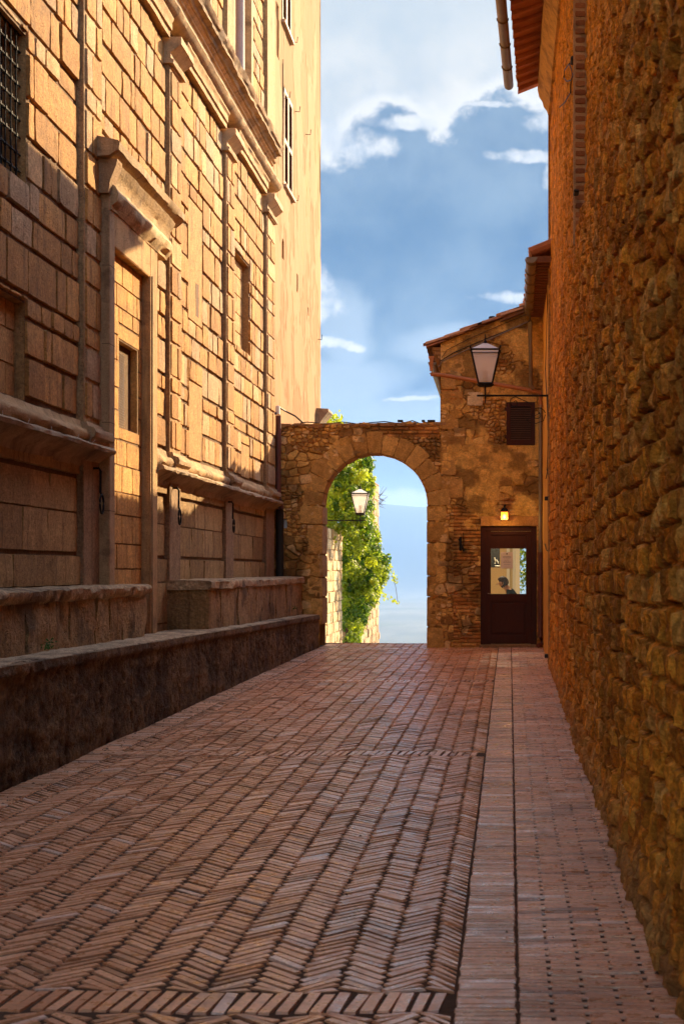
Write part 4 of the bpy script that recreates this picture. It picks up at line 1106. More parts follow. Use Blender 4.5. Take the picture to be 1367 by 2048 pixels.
    mb = MB(); mb.box(-.75, -.70, YA-.10, YA-.04, 1.95, 2.2, b=.01); mb.tube([(-.67, YA-.06, 2.05), (-.67, YA-.09, 2.28)], .008, n=5)
    mb.tube([(-.75, YA-.08, 2.17), (-.66, YA-.07, 1.93)], .02, n=6); o = mb.build('door_hook', M['iron'], h)
    # interior room
    mb = MB(); rx0, rx1, ry0, ry1, rz0, rz1 = -1.0, 1.45, YA+.2, 31.3, .25, 3.1
    def q(*p): mb.add(p, [tuple(range(len(p)))])
    q((rx0, ry0, rz0), (rx1, ry0, rz0), (rx1, ry1, rz0), (rx0, ry1, rz0)); q((rx0, ry0, rz1), (rx0, ry1, rz1), (rx1, ry1, rz1), (rx1, ry0, rz1))
    q((rx0, ry0, rz0), (rx0, ry1, rz0), (rx0, ry1, rz1), (rx0, ry0, rz1)); q((rx1, ry0, rz0), (rx1, ry0, rz1), (rx1, ry1, rz1), (rx1, ry1, rz0))
    for (a_, b_, c_, d_) in cut([(rx0, rx1, rz0, rz1)], [(.30, .95, .9, 2.35)], 0): q((a_, ry1, c_), (b_, ry1, c_), (b_, ry1, d_), (a_, ry1, d_))
    for (a_, b_, c_, d_) in cut([(rx0, rx1, rz0, rz1)], [(DOOR[0], DOOR[1], rz0, DOOR[3])], 0): q((a_, ry0, c_), (a_, ry0, d_), (b_, ry0, d_), (b_, ry0, c_))
    mb.build('room', M['roomwall'], h)
    mb = MB(); 
    for x in (.17, .30, .93): mb.box(x-.035, x+.035, 31.2, 31.34, .85, 2.4)
    mb.box(.2, .96, 31.2, 31.34, .85, .92); mb.box(.2, .96, 31.2, 31.34, 2.33, 2.4)
    mb.box(.33, .42, 30.9, 31.2, .9, 2.1)
    mb.build('back_window', M['white'], h)
    return h
house = build_arch_wall()

# things in the room
def build_room_things():
    o = MB(); x0 = P(1001, 0, YA+.04)[0]; x1 = P(1025, 0, YA+.04)[0]; z1 = P(0, 1104, YA+.04)[2]; z0 = P(0, 1137, YA+.04)[2]; y = YA+.058
    o.box(x0, x1, y, y+.001, z0, z1); n = o.build('paper_notice', M['paper']); tag(n, 'pale paper notice with printed lines taped inside the door glass', 'notice')
    mb = MB(); cx = (x0+x1)/2
    mb.lathe([(.0135, 0), (.0135, .001)], 0, 0, n=12)
    for i in range(len(mb.v)): 
        v = mb.v[i].copy(); mb.v[i] = np.stack([cx+v[:, 0], y-.001-v[:, 2]*.5, z1-.035+v[:, 1]], -1)
    for (zz, w, hgt) in ((.082, .075, .006), (.094, .075, .006), (.122, .06, .003), (.148, .03, .003), (.162, .05, .003), (.182, .07, .007), (.225, .055, .004)):
        t = -w
        while t < w:
            s = rnd.uniform(.008, .02); mb.box(cx+t, cx+min(t+s, w), y-.0015, y-.0005, z1-zz-hgt, z1-zz); t += s+.004
    mb.build('print', M['ink'], n)
    # wall poster with dark ground
    p0 = P(981, 1135, 29); p1 = P(999, 1097, 29)
    mb = MB(); mb.box(p0[0], p1[0], 29, 29.02, p0[2], p1[2]+.05)
    n = mb.build('dark_panel', M['dark']); tag(n, 'black picture panel with white strokes hanging left inside the doorway room', 'picture')
    mb = MB(); 
    mb.tube([P(988, 1115, 28.99), P(990, 1122, 28.99), P(989, 1128, 28.99)], .012, n=4); mb.tube([P(992, 1119, 28.99), P(996, 1127, 28.99)], .011, n=4); mb.tube([P(989, 1132, 28.99), P(999, 1132, 28.99)], .01, n=4)
    mb.build('white_strokes', M['white'], n)
    # table
    t = empty('table', (-.3, 27.3, .25), 'small pale work table behind the glazed door in front of the seated person', 'table')
    mb = MB(); mb.box(-.75, .05, 26.9, 27.8, .93, .97, b=.005); mb.build('table_top', M['roomwall'], t)
    for x in (-.7, 0): 
        for y in (26.95, 27.75):
            mb = MB(); mb.box(x-.025, x+.025, y-.025, y+.025, .25, .93); mb.build('leg', M['wood'], t)
    # seated person
    pe = empty('person', (.35, 27.3, .25), 'person with short brown hair and dark jacket bent over a table behind the door', 'person')
    J = {'pelvis': (.33, 27.3, .76, .13), 'waist': (.31, 27.3, .93, .12), 'chest': (.24, 27.3, 1.10, .145), 'neck0': (.15, 27.3, 1.22, .075), 'neck1': (.11, 27.3, 1.27, .05), 'h0': (.07, 27.3, 1.31, .075), 'h1': (.035, 27.3, 1.355, .088), 'h2': (.02, 27.3, 1.40, .07)}
    names = list(J); V = [J[k][:3] for k in names]; Rr = [J[k][3] for k in names]; E = [(i, i+1) for i in range(len(names)-1)]
    def chain(start, pts):
        p = start
        for (x, y, z, r) in pts: V.append((x, y, z)); Rr.append(r); E.append((p, len(V)-1)); p = len(V)-1
        return p
    hands = []
    for s in (-1, 1):
        wr = chain(2, [(.20, 27.3+s*.18, 1.15, .065), (.10, 27.3+s*.23, .99, .045), (-.02, 27.3+s*.19, .985, .038), (-.13, 27.3+s*.10, 1.0, .026), (-.19, 27.3+s*.08, 1.0, .024)])
        for k in range(4): chain(wr, [(-.23, 27.3+s*(.06+.016*k), 1.005, .009), (-.26-.006*(k % 3), 27.3+s*(.05+.016*k), .99, .008)])
        chain(wr, [(-.19, 27.3+s*.045, 1.005, .010), (-.22, 27.3+s*.03, 1.0, .008)])
        chain(0, [(.30, 27.3+s*.09, .73, .09), (-.08, 27.3+s*.12, .74, .065), (-.10, 27.3+s*.12, .34, .045), (-.18, 27.3+s*.12, .30, .04)])
    me = bpy.data.meshes.new('body'); me.from_pydata(V, E, []); me.materials.append(M['jacket']); me.materials.append(M['skin'])
    bo = bpy.data.objects.new('body', me); col.objects.link(bo); bo.parent = pe; bo.matrix_parent_inverse = pe.matrix_basis.inverted()
    sk = bo.modifiers.new('skin', 'SKIN'); sk.use_smooth_shade = True; bo.modifiers.new('sub', 'SUBSURF').levels = 1; bo.modifiers['sub'].render_levels = 1
    for i, r in enumerate(Rr): me.skin_vertices[0].data[i].radius = (r, r)
    me.skin_vertices[0].data[0].use_root = True
    me.materials[0] = M['skin']; me.materials.pop(index=1)
    # face features, jacket shell and hair
    mb = MB(); c = np.array((.03, 27.3, 1.355))
    ph = np.linspace(0, math.pi, 10); th = np.linspace(0, 2*math.pi, 16, endpoint=False)
    V2 = []
    for p_ in ph:
        for t_ in th:
            d = np.array((math.sin(p_)*math.cos(t_), math.sin(p_)*math.sin(t_), math.cos(p_)))
            k = .107 if not (d[0] < -.25 and d[2] < .35) else .07
            k *= 1+.06*math.sin(t_*9+p_*5); V2.append(c+np.array((.015, 0, .012))+d*k*np.array((1.05, .88, 1.05)))
    mb.add(V2, [(i*16+j, (i+1)*16+j, (i+1)*16+(j+1) % 16, i*16+(j+1) % 16) for i in range(9) for j in range(16)]); mb.build('hair', M['hair'], pe, smooth=True)
    mb = MB(); mb.tube([(-.045, 27.3, 1.345), (-.078, 27.3, 1.318), (-.055, 27.3, 1.312)], .012, n=6, r1=.009)
    for s in (-1, 1): mb.lathe([(.001, 0), (.008, .004), (.001, .008)], -.048, 27.3+s*.032, n=6); mb.v[-1][:, 2] += 1.345
    mb.box(-.046, -.038, 27.275, 27.325, 1.288, 1.294)
    for s in (-1, 1): mb.tube([(.045, 27.3+s*.085, 1.37), (.055, 27.3+s*.094, 1.345), (.04, 27.3+s*.085, 1.32)], .012, n=5)
    mb.build('face', M['skin'], pe, smooth=True)
    me2 = bpy.data.meshes.new('jacket'); 
    Vj = [(.33, 27.3, .80), (.31, 27.3, .94), (.235, 27.3, 1.105), (.165, 27.3, 1.205)]; Rj = [.155, .15, .17, .085]; Ej = [(0, 1), (1, 2), (2, 3)]
    for s in (-1, 1):
        p = 2
        for (x, y, z, r) in [(.20, 27.3+s*.185, 1.15, .085), (.10, 27.3+s*.235, .99, .062), (-.02, 27.3+s*.19, .985, .052), (-.11, 27.3+s*.11, 1.0, .042)]:
            Vj.append((x, y, z)); Rj.append(r); Ej.append((p, len(Vj)-1)); p = len(Vj)-1
    me2.from_pydata(Vj, Ej, []); me2.materials.append(M['jacket'])
    jo = bpy.data.objects.new('jacket', me2); col.objects.link(jo); jo.parent = pe; jo.matrix_parent_inverse = pe.matrix_basis.inverted()
    sk = jo.modifiers.new('skin', 'SKIN'); sk.use_smooth_shade = True; jo.modifiers.new('sub', 'SUBSURF').levels = 1; jo.modifiers['sub'].render_levels = 1
    for i, r in enumerate(Rj): me2.skin_vertices[0].data[i].radius = (r, r)
    me2.skin_vertices[0].data[0].use_root = True
    mb = MB(); mb.lathe([(.17, .70), (.17, .74)], .33, 27.3, n=16)
    st = empty('stool', (.33, 27.3, .25), 'round wooden stool under the seated person behind the door', 'stool')
    mb.build('seat', M['wood'], st)
    for a_ in (.8, 2.4, 3.9, 5.5):
        mb = MB(); mb.tube([(.33+.12*math.cos(a_), 27.3+.12*math.sin(a_), .70), (.33+.17*math.cos(a_), 27.3+.17*math.sin(a_), .25)], .015, n=6); mb.build('leg', M['wood'], st)
    # unseen fill light added under the ceiling to brighten the room
    ld = bpy.data.lights.new('room_fill', 'AREA'); ld.energy = 13; ld.size = .5; ld.color = (1, .82, .55)
    lo = bpy.data.objects.new('room_fill', ld); col.objects.link(lo); lo.location = (0, 28.6, 3.05)
build_room_things()

# ------------------------------------------------------------------ right hand buildings
def wx(Y): return .69+.0043*(np.asarray(Y, float)-5.44)
YC = 21.8
def build_right():
    e = empty('rough_stone_house', (.8, 12, 0), 'tall building with rough orange stone wall and overhanging eave along the right side', 'building')
    ys = [-2.0]
    while ys[-1] < YC: 
        y = ys[-1]; ys.append(y+(.10 if y < 4.6 else max(.011, y*y*.00042)))
    ys[-1] = YC; ys = np.array(ys); zs = np.concatenate([np.arange(-.1, 9.3, .0165)])
    Y, Z = np.meshgrid(ys, zs, indexing='ij')
    ch = .145
    wz = Z+(fbm(Y*.7, Z*1.1, 201, 3)-.5)*.16+(fbm(Y*3, Z*3, 202, 2)-.5)*.035
    row = np.floor(wz/ch); fv = (wz/ch) % 1
    L = .23*(.7+.5*hsh(row, row*0, 5)); uu = Y/L+hsh(row, row*0, 6)*5+(fbm(Y*4, Z*4, 203, 2)-.5)*.25
    cI = np.floor(uu); fu = uu % 1
    j0 = .28*(hsh(cI, row, 7)-.5); j1 = .28*(hsh(cI+1, row, 7)-.5)
    cell = np.where(fu < j0, cI-1, np.where(fu > 1+j1, cI+1, cI))
    e0 = np.abs(fu-j0); e1 = np.abs(1+j1-fu); eu = np.minimum(e0, e1)*L
    ev = np.minimum(fv, 1-fv)*ch
    rs = hsh(cell, row, 8); rt = hsh(cell, row, 9)
    ed = 1/(1/(eu+.002)+1/(ev+.002))
    ms = sst(ed, .003, .013)
    low = 1-sst(Z+.8*(fbm(Y*.6, Z*.6, 210, 3)-.5), 3.4, 4.8)*.45
    big = fbm(Y*1.2, Z*.9, 211, 3)-.5
    far_s = 1-.45*sst(Y, 12, 20)
    rid = 1-np.abs(fbm(Y*9, Z*3.2, 218, 4)-.5)*5
    dep = (ms*(.026+.024*rs)*low-.012*(1-ms)*low+ (fbm(Y*7, Z*5, 212, 4)-.5)*.045+(fbm(Y*26, Z*14, 213, 3)-.5)*.048+rid*.020)*far_s+big*.03
    # pits and lost stones
    pit = sst(vn(Y*4.1, Z*3.4, 215)*.6+vn(Y*13, Z*9, 216)*.4, .70, .80); dep = dep-pit*.055*far_s
    seam = np.exp(-((Y-10.35-.05*(fbm(Z*2, Z*0, 3, 3)-.5))/.05)**2)*(Z < 4.6); dep = dep*(1-seam*.8)+seam*.045
    rec = sst(Z, 4.75, 4.85)*(Y < 13.6)*(1-sst(13.6-Y, 3, 9)); dep = dep-rec*.105
    batter = sst(gz(Y)+.35-Z, 0, .35)*.035; dep = dep+batter
    X = wx(Y)-dep+.02
    c = lerpc(rs, (.54, .18, .013), (.86, .365, .040)); c = lerpc((rt > .85)*.6, c, (.76, .46, .14)); c = lerpc((rt < .16)*.7, c, (.36, .14, .02)); c = lerpc(((rt > .4) & (rt < .5))*.6, c, (.64, .34, .08)); c = lerpc(pit*.6, c, (.20, .08, .012))
    c = lerpc((1-ms)*.5, c, (.42, .21, .05)); c = lerpc(seam*.8, c, (.76, .46, .16))
    c = lerpc(sst(fbm(Y*1.5, Z*1.5, 220, 5), .55, .68)*.5, c, (.24, .09, .014))
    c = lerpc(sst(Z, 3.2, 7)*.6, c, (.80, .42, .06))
    c = lerpc(sst(fbm(Y*5, Z*2.2, 222, 4), .62, .72)*.45, c, (.80, .48, .13))
    c = lerpc(sst(fbm(Y*15, Z*2.4, 224, 4), .52, .62)*.55, c, (.20, .075, .010)); c = c*np.array((1.04, .98, .8))
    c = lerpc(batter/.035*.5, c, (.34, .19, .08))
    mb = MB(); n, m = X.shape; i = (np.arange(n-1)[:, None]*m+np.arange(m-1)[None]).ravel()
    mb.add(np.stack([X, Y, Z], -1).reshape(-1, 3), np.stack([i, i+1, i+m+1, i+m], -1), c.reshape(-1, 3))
    cs = (.45, .25, .08); xb = 9
    wl = float(wx(YC))
    # far end face, back, top
    mb.add([(wl-.03, YC, -.2), (xb, YC, -.2), (xb, YC, 9.3), (wl-.03, YC, 9.3)], [(0, 3, 2, 1)], cs)
    mb.add([(.7, -2, -.2), (xb, -2, -.2), (xb, -2, 9.3), (.7, -2, 9.3)], [(0, 1, 2, 3)], cs)
    mb.add([(.7, -8, -.3), (.7, -2, -.2), (.7, -2, 9.3), (.7, -8, 9.3)], [(0, 3, 2, 1)], cs)
    mb.build('wall', M['rough'], e, smooth=False)
    # brick toothing strip at the step in the upper wall
    mb = MB(); xs = float(wx(13.6)); z = 4.78
    C = []; H = []
    while z < 9.0: C.append((xs+.035, z+.04)); H.append((.055+rnd.gauss(0, .003), .033)); z += .083
    mpS = lambda p: np.stack([p[:, 0], 13.56-p[:, 2], p[:, 1]], -1)
    N = len(C); stones(mb, C, H, rng.normal(0, .02, N), .01+rng.normal(0, .004, N), lerpc(rng.random(N), (.26, .085, .025), (.46, .19, .06)), mpS, n=3, bev=.008, rough=.006, jit=.004, seed=230, back=-.04)
    mb.box(xs-.03, xs+.1, 13.565, 13.62, 4.7, 9.1, (.50, .30, .13))
    mb.build('brick_jamb', M['terracotta'], e, auto=40)
    # cornice moulding, rafters, soffit, gutter, roof
    z0 = 8.98
    def xo(Y, off): return float(wx(Y))-off
    mb = MB()
    prof = [(.1, -.42), (-.03, -.42), (-.05, -.36), (-.10, -.30), (-.12, -.22), (-.17, -.15), (-.19, -.04), (-.19, .0), (.1, .0)]
    mb.extrude_y([(.78+x, z0+z) for x, z in prof], -8, YC-.02, .2, .006, (.58, .36, .12), 240, cvar=.3, map=lambda V: np.stack([V[:, 0]-.78+wx(V[:, 1]), V[:, 1], V[:, 2]], -1))
    mb.build('eave_moulding', M['moulding'], e, auto=40)
    mb = MB(); r = random.Random(8)
    mb.add([(.03, -8, z0-.02), (1.2, -8, z0+.36), (1.2, YC+.02, z0+.36), (.27, YC+.02, z0+.04)], [(0, 3, 2, 1)], (.42, .15, .06))
    y = 4.0
    while y < YC+.05:
        xa = max(.0, .27-.042*(YC-y))
        c = lerpc(r.random(), (.36, .12, .045), (.5, .2, .08))
        for (ya, yb, h) in ((y, y+.065, .07), (y+.065, y+.33, .012)):
            zl = z0+.03; V = []
            for (x, dz) in ((xa, 0), (.95, .27)):
                for yy in (ya, yb): V += [(x, yy, zl+dz-h), (x, yy, zl+dz+.03)]
            mb.add(V, [(0, 1, 3, 2), (4, 6, 7, 5), (0, 4, 5, 1), (2, 3, 7, 6), (0, 2, 6, 4), (1, 5, 7, 3)], c if h > .05 else np.array(c)*1.05)
        y += .33
    mb.build('eave', M['eavewood'], e)
    mb = MB(); 
    def gring(Y, x, rr=.072): return [(x+rr*math.cos(t), Y, z0+.02+rr*math.sin(t)) for t in np.linspace(math.pi, 2*math.pi, 11)]
    ysg = np.linspace(-6, YC-.05, 30); V = []
    for yy in ysg: V += gring(yy, .02+.165*(yy-20.4)/1.4*.35 if yy > 20.4 else .0+.02*(yy/20.4))
    V = []
    gxx = lambda q: max(-.12, .13-.037*(YC-q))
    for yy in ysg: V += gring(yy, gxx(yy))
    mb.add(V, [(k*11+i, k*11+i+1, k*11+i+12, k*11+i+11) for k in range(29) for i in range(10)])
    mb.add(gring(ysg[-1], gxx(ysg[-1])), [tuple(range(11))])
    for yy in np.arange(2, YC, .9):
        x = gxx(yy); mb.tube([(x+.078*math.cos(t), yy, z0+.02+.078*math.sin(t)) for t in np.linspace(math.pi, 2*math.pi, 9)], .008, n=5)
    mb.build('gutter', M['zinc'], e, auto=60)
    mb = MB(); mb.add([(.0, -8, z0+.10), (6, -8, z0+2.0), (6, YC+.05, z0+2.0), (.25, YC+.05, z0+.12)], [(0, 1, 2, 3)], (.4, .17, .07))
    y = 14.
    while y < YC:
        mb.tube([(.05+.2*y/YC, y, z0+.13), (5.9, y, z0+2.02)], .07, lerpc(r.random(), (.30, .11, .04), (.46, .22, .10)), n=8); y += .2
    mb.build('roof', M['terracotta'], e)
    mb = MB(); X0 = float(wx(15.0))-.04
    a = P(1140, 122, F*X0/140)
    pts = [P(px, py, F*X0/(px-1000)) for (px, py) in ((1138, 126), (1128, 140), (1127, 155), (1132, 162), (1141, 160), (1145, 150), (1141, 136), (1138, 128))]
    mb.tube(pts, .007, n=5); mb.tube([P(px, py, F*X0/(px-1000)) for (px, py) in ((1141, 162), (1140, 185), (1128, 205), (1118, 214))], .007, n=5)
    p = P(1144, 121, F*X0/144); mb.box(p[0]-.02, p[0]+.04, p[1]-.08, p[1]+.06, p[2]-.022, p[2]+.022, b=.01)
    p = P(1148, 386, F*X0/148); mb.box(p[0]-.01, p[0]+.04, p[1]-.10, p[1]+.05, p[2]-.014, p[2]+.014, b=.008)
    p = P(1090, 180, 21.9); mb.tube([(p[0]-.03, p[1], p[2]), (p[0]+.1, p[1], p[2]), (p[0]+.1, p[1]-.1, p[2])], .012, n=5)
    mb.build('loose_cable', M['cable'], e)

    # lower linking building between the corner and the little house
    e = empty('plastered_annex', (.8, 24, 0), 'narrow orange plastered annex with tiled eave squeezed between rough wall and small house', 'building')
    ys = np.arange(YC, 26.05, .03); zs = np.arange(-.1, 6.35, .03); Y, Z = np.meshgrid(ys, zs, indexing='ij')
    d = (fbm(Y*2, Z*2, 250, 4)-.5)*.03+(fbm(Y*9, Z*4, 251, 3)-.5)*.012
    X = .762+.003*(Y-YC)-d
    c = lerpc(fbm(Y*2, Z*1.2, 252, 4), (.62, .31, .06), (.82, .48, .13))
    mb = MB(); n, m = X.shape; i = (np.arange(n-1)[:, None]*m+np.arange(m-1)[None]).ravel()
    mb.add(np.stack([X, Y, Z], -1).reshape(-1, 3), np.stack([i, i+1, i+m+1, i+m], -1), c.reshape(-1, 3))
    mb.add([(.76, 26.05, -.1), (6, 26.05, -.1), (6, 26.05, 6.3), (.76, 26.05, 6.3)], [(0, 3, 2, 1)], (.4, .22, .08))
    mb.build('wall', M['plaster'], e, smooth=True)
    ze = 6.27; mb = MB(); r = random.Random(4)
    mb.add([(.48, YC-.5, ze+.05), (5, YC-.5, ze+1.9), (5, 26.3, ze+1.9), (.48, 26.3, ze+.05)], [(0, 1, 2, 3)], (.3, .12, .05))
    y = YC-.45
    while y < 26.3:
        mb.tube([(.44+r.gauss(0, .015), y, ze+.09), (1.2, y, ze+.40), (5, y, ze+1.95)], .075, lerpc(r.random(), (.30, .11, .04), (.48, .22, .10)), n=8)
        mb.box(.5, .8, y-.03, y+.03, ze-.06, ze+.03, (.22, .09, .04)); y += .21
    mb.build('roof', M['terracotta'], e, auto=40)
    mb = MB()
    def gr(Y, rr=.085): return [(.50+.012*(Y-24)+rr*math.cos(t), Y, ze+.0+rr*math.sin(t)) for t in np.linspace(math.pi, 2*math.pi, 11)]
    ysg = np.linspace(21.25, 25.75, 12); V = []
    for yy in ysg: V += gr(yy)
    mb.add(V, [(k*11+i, k*11+i+1, k*11+i+12, k*11+i+11) for k in range(11) for i in range(10)])
    mb.add(gr(ysg[-1]), [tuple(range(11))]); mb.add(gr(ysg[0]), [tuple(range(11))])
    for yy in np.arange(21.4, 25.8, .75): mb.tube([(.50+.012*(yy-24)+.092*math.cos(t), yy, ze+.092*math.sin(t)) for t in np.linspace(math.pi-.1, 2*math.pi, 9)], .01, n=5)
    mb.build('gutter', M['zinc'], e, auto=60)
    mb = MB(); p = P(1059, 620, 25.75); q = P(1061, 770, 25.7); mb.tube([(p[0], p[1], ze-.05), (p[0]+.0, 25.72, ze-.2), (q[0], 25.72, q[2]), (q[0]+.05, 25.75, q[2]-.06)], .042, n=10)
    mb.build('downpipe', M['zinc'], e, auto=60)
    # cables, stays and a bracket on the annex wall
    mb = MB()
    for (pts, rr) in ((((1091, 530), (1094, 600), (1090, 740), (1096, 860), (1093, 940), (1096, 950)), .008), (((1096, 935), (1091, 957)), .009), (((1089, 1088), (1092, 1100), (1096, 1102)), .010), (((1094, 790), (1096, 860)), .014)):
        mb.tube([(lambda Y: P(px, py, Y))(F*.745/(px-1000)) if True else 0 for px, py in pts], rr, n=5)
    for (px, py) in ((1093, 997), (1093, 1312)):
        Yp = 22.6; p = P(px, py, Yp); mb.box(.70, .77, Yp-.05, Yp+.05, p[2]-.03, p[2]+.03, b=.006)
    mb.build('cable', M['cable'], e)
build_right()

# downpipe and cable box in the corner of palace and arch wall
def build_corner_bits():
    mb = MB(); X = -4.02; Y = 25.82
    mb.tube([(X, Y, 4.4), (X, Y, 2.95), (X+.03, Y-.05, 2.85), (X+.06, Y-.02, 2.7)], .05, n=10)
    o = mb.build('downpipe', M['redpipe'], auto=50); tag(o, 'reddish metal downpipe in the corner where palace meets arch wall', 'drainpipe')
    mb = MB(); mb.tube([(-4.0, 25.86, 2.7), (-4.0, 25.86, 1.45)], .07, n=10)
    mb.build('lower_pipe', M['cable'], o, auto=50)
    x, y, z = P(553, 822, 26.1); mb = MB(); mb.box(x-.05, x+.06, 26.02, 26.12, z-.07, z+.09, b=.01)
    o = mb.build('junction_box', M['white']); tag(o, 'small white junction box above the left end of the arch wall', 'junction box')
    pts = [P(554, 812, 26.1), P(570, 822, 26.3), P(590, 832, 26.4), P(605, 845, 26.3)]; mb = MB(); mb.tube(pts, .016, n=6)
    mb.tube([P(552, 825, 26.0), P(546, 840, 25.9), P(544, 860, 25.85)], .012, n=6); mb.build('cable', M['cable'], o)
    mb = MB(); pts = [P(600+i*14, 846-2*math.sin(i*1.3)-(3 if i in (12, 13, 16) else 0), 26.05) for i in range(20)]; mb.tube(pts, .010, n=5)
    for (px, w) in ((800, .05), (862, .07), (846, .03)): p = P(px, 843, 26.05); mb.box(p[0]-w, p[0]+w, 26.02, 26.09, p[2]-.01, p[2]+.03, b=.005)
    o = mb.build('overhead_cable', M['cable']); tag(o, 'thin black cable with fittings lying along the top of the arch wall', 'cable')
build_corner_bits()

# ------------------------------------------------------------------ lanterns
def lantern(cx, Y, zb, s, wallx, label):
    """s = overall scale; zb = bottom of the glass; bracket runs to wallx"""
    e = empty('wall_lantern', (cx, Y, zb), label, 'lantern', 'wall lanterns on iron brackets')
    wt, wb, h = .20*s, .095*s, .47*s; zt = zb+h
    def corner(a, w, z): return (cx+w*math.cos(a), Y+w*math.sin(a), z)
    q2 = math.sqrt(2); A = [math.pi/4+k*math.pi/2 for k in range(4)]
    mb = MB()
    for a in A: mb.tube([corner(a, wb*q2, zb), corner(a, wt*q2, zt), corner(a, (wt+.02)*q2, zt+.05*s)], .011*s, n=5)
    for (w, z, r) in ((wb, zb, .016), (wt, zt, .014), (wt*.97, zt-.045*s, .006)):
        mb.tube([corner(a, w*q2, z) for a in A+[A[0]]], r*s, n=5)
    mb.lathe([(wb*1.0, zb-.035*s), (wb*1.25, zb-.02*s), (wb*1.3, zb)], cx, Y, n=12)
    mb.tube([(cx, Y, zb-.03*s), (cx, Y, zb-.27*s)], .013*s, n=6, r1=.007*s)
    zt2 = zt+.115*s
    mb.lathe([(.03*s, zt2-.01), (.022*s, zt2+.03*s), (.010*s, zt2+.05*s), (.006*s, zt2+.13*s)], cx, Y, n=8)
    mb.build('frame', M['iron'], e)
    mb = MB(); mb.lathe([(wt*q2*1.02, zt+.006), (.03*s, zt2)], cx, Y, n=4, rot=math.pi/4); mb.build('lid', M['frost'], e)
    for k in range(4):
        a, b = A[k], A[(k+1) % 4]; mb = MB(); mb.add([corner(a, wb*q2*.98, zb), corner(b, wb*q2*.98, zb), corner(b, wt*q2*.98, zt), corner(a, wt*q2*.98, zt)], [(0, 1, 2, 3)]); mb.build('pane', M['frost'], e)
    mb = MB(); mb.lathe([(.035*s, zb), (.04*s, zb+.08*s), (.02*s, zb+.10*s), (.038*s, zb+.15*s), (.03*s, zb+.19*s), (.005, zb+.21*s)], cx, Y, n=10); mb.build('bulb', M['roomwall'], e, smooth=True)
    zbr = zb-.165*s; sg = 1 if wallx > cx else -1
    mb = MB(); mb.tube([(cx-sg*.12*s, Y, zbr), (wallx, Y, zbr)], .015*s, n=6)
    mb.tube([(wallx-sg*.01, Y, zbr+.12*s), (wallx-sg*.01, Y, zbr-.42*s)], .014*s, n=6)
    def spiral(px, pz, r0, turns, a0, dirn):
        pts = []
        for t in np.linspace(0, 1, 22):
            r = r0*(1-.8*t); a = a0+dirn*turns*2*math.pi*t; pts.append((px+r*math.cos(a), Y, pz+r*math.sin(a)))
        return pts
    if sg > 0:
        sp1 = spiral(cx+.42*s, zbr-.10*s, .085*s, 1.2, R(60), 1); sp2 = spiral(wallx-.17*s, zbr-.27*s, .11*s, 1.2, R(10), 1)
        mid = [(cx+.46*s, Y, zbr-.03*s), (cx+.62*s, Y, zbr-.10*s), (cx+.78*s, Y, zbr-.25*s), (wallx-.35*s, Y, zbr-.36*s), (wallx-.2*s, Y, zbr-.40*s), (wallx-.09*s, Y, zbr-.36*s), (wallx-.06*s, Y, zbr-.27*s)]
        for p in (sp1, sp2, mid): mb.tube(p, .006*s, n=4)
    mb.build('bracket', M['iron'], e)
Yl = 22.0; p = P(970, 768, Yl)
lantern(p[0], Yl, p[2], 1.08, .76, 'larger black four sided lantern on scrolled bracket from the right wall, above the house door')
Yl = 34.0; p = P(720, 1027, Yl)
lantern(p[0], Yl, p[2], 1.0, -4.18, 'black four sided lantern on plain bracket seen through the arch against ivy')
def door_lamp():
    x, y, z = P(1008, 1040, YA-.16); e = empty('door_lamp', (x, y, z), 'small lit square lamp glowing amber above the glazed door', 'lamp')
    mb = MB(); w = .066; h = .15
    for a in (-w, w):
        for b in (-w, w): mb.tube([(x+a, y+b, z), (x+a*1.05, y+b*1.05, z+h)], .006, n=4)
    for q in (z, z+h): mb.box(x-w-.006, x+w+.006, y-w-.006, y+w+.006, q-.006, q+.005)
    mb.lathe([(.115, z+h), (.05, z+h+.07), (.02, z+h+.08), (.02, z+h+.12)], x, y, n=4, rot=math.pi/4)
    mb.tube([(x, y, z+h+.10), (x+.02, YA, z+h+.12)], .014, n=6); mb.build('frame', M['iron'], e)
    mb = MB(); mb.box(x-w+.004, x+w-.004, y-w+.004, y+w-.004, z+.006, z+h-.006); mb.build('lamp_glass', emit('amber_lamp_glass', (1, .36, .03), .19), e)
    mb = MB(); mb.lathe([(.01, z+.03), (.03, z+.055), (.032, z+.085), (.01, z+.11)], x, y-.068, n=10); mb.build('bulb', emit('amber_bulb', (1, .6, .16), .42), e)
    ld = bpy.data.lights.new('door_lamp_light', 'POINT'); ld.energy = 1.6; ld.color = (1, .6, .2); ld.shadow_soft_size = .06
    lo = bpy.data.objects.new('door_lamp_light', ld); col.objects.link(lo); lo.location = (x, y-.12, z+.02)
door_lamp()

# ------------------------------------------------------------------ beyond the arch: garden walls and ivy
def wall_beyond(name, label, cat, X, y0, y1, z1, seed, endw, cA=(.55, .36, .17), cB=(.72, .52, .29)):
    mp = lambda p: np.stack([X+p[:, 2], p[:, 0], p[:, 1]], -1)
    mb = MB(); C = []; H = []; z = -7.; r = random.Random(seed); k = 0
    while z < z1-.02:
        h = min(.26, z1-z); y = y0
        while y < y1-.01:
            w = r.uniform(.25, .6)
            if y1-y-w < .2: w = y1-y
            C.append((y+w/2, z+h/2)); H.append((w/2-.004, h/2-.004)); y += w
        z += h
    N = len(C); stones(mb, C, H, np.zeros(N), rng.normal(.0, .012, N), lerpc(rng.random(N), cA, cB), mp, n=3, bev=.012, rough=.015, jit=.008, seed=seed, back=-.05)
    mb.box(X-.6, X-.02, y0, y1, -7, z1, (.4, .25, .12))
    return mb.build(name, M['ashlar'], auto=50)
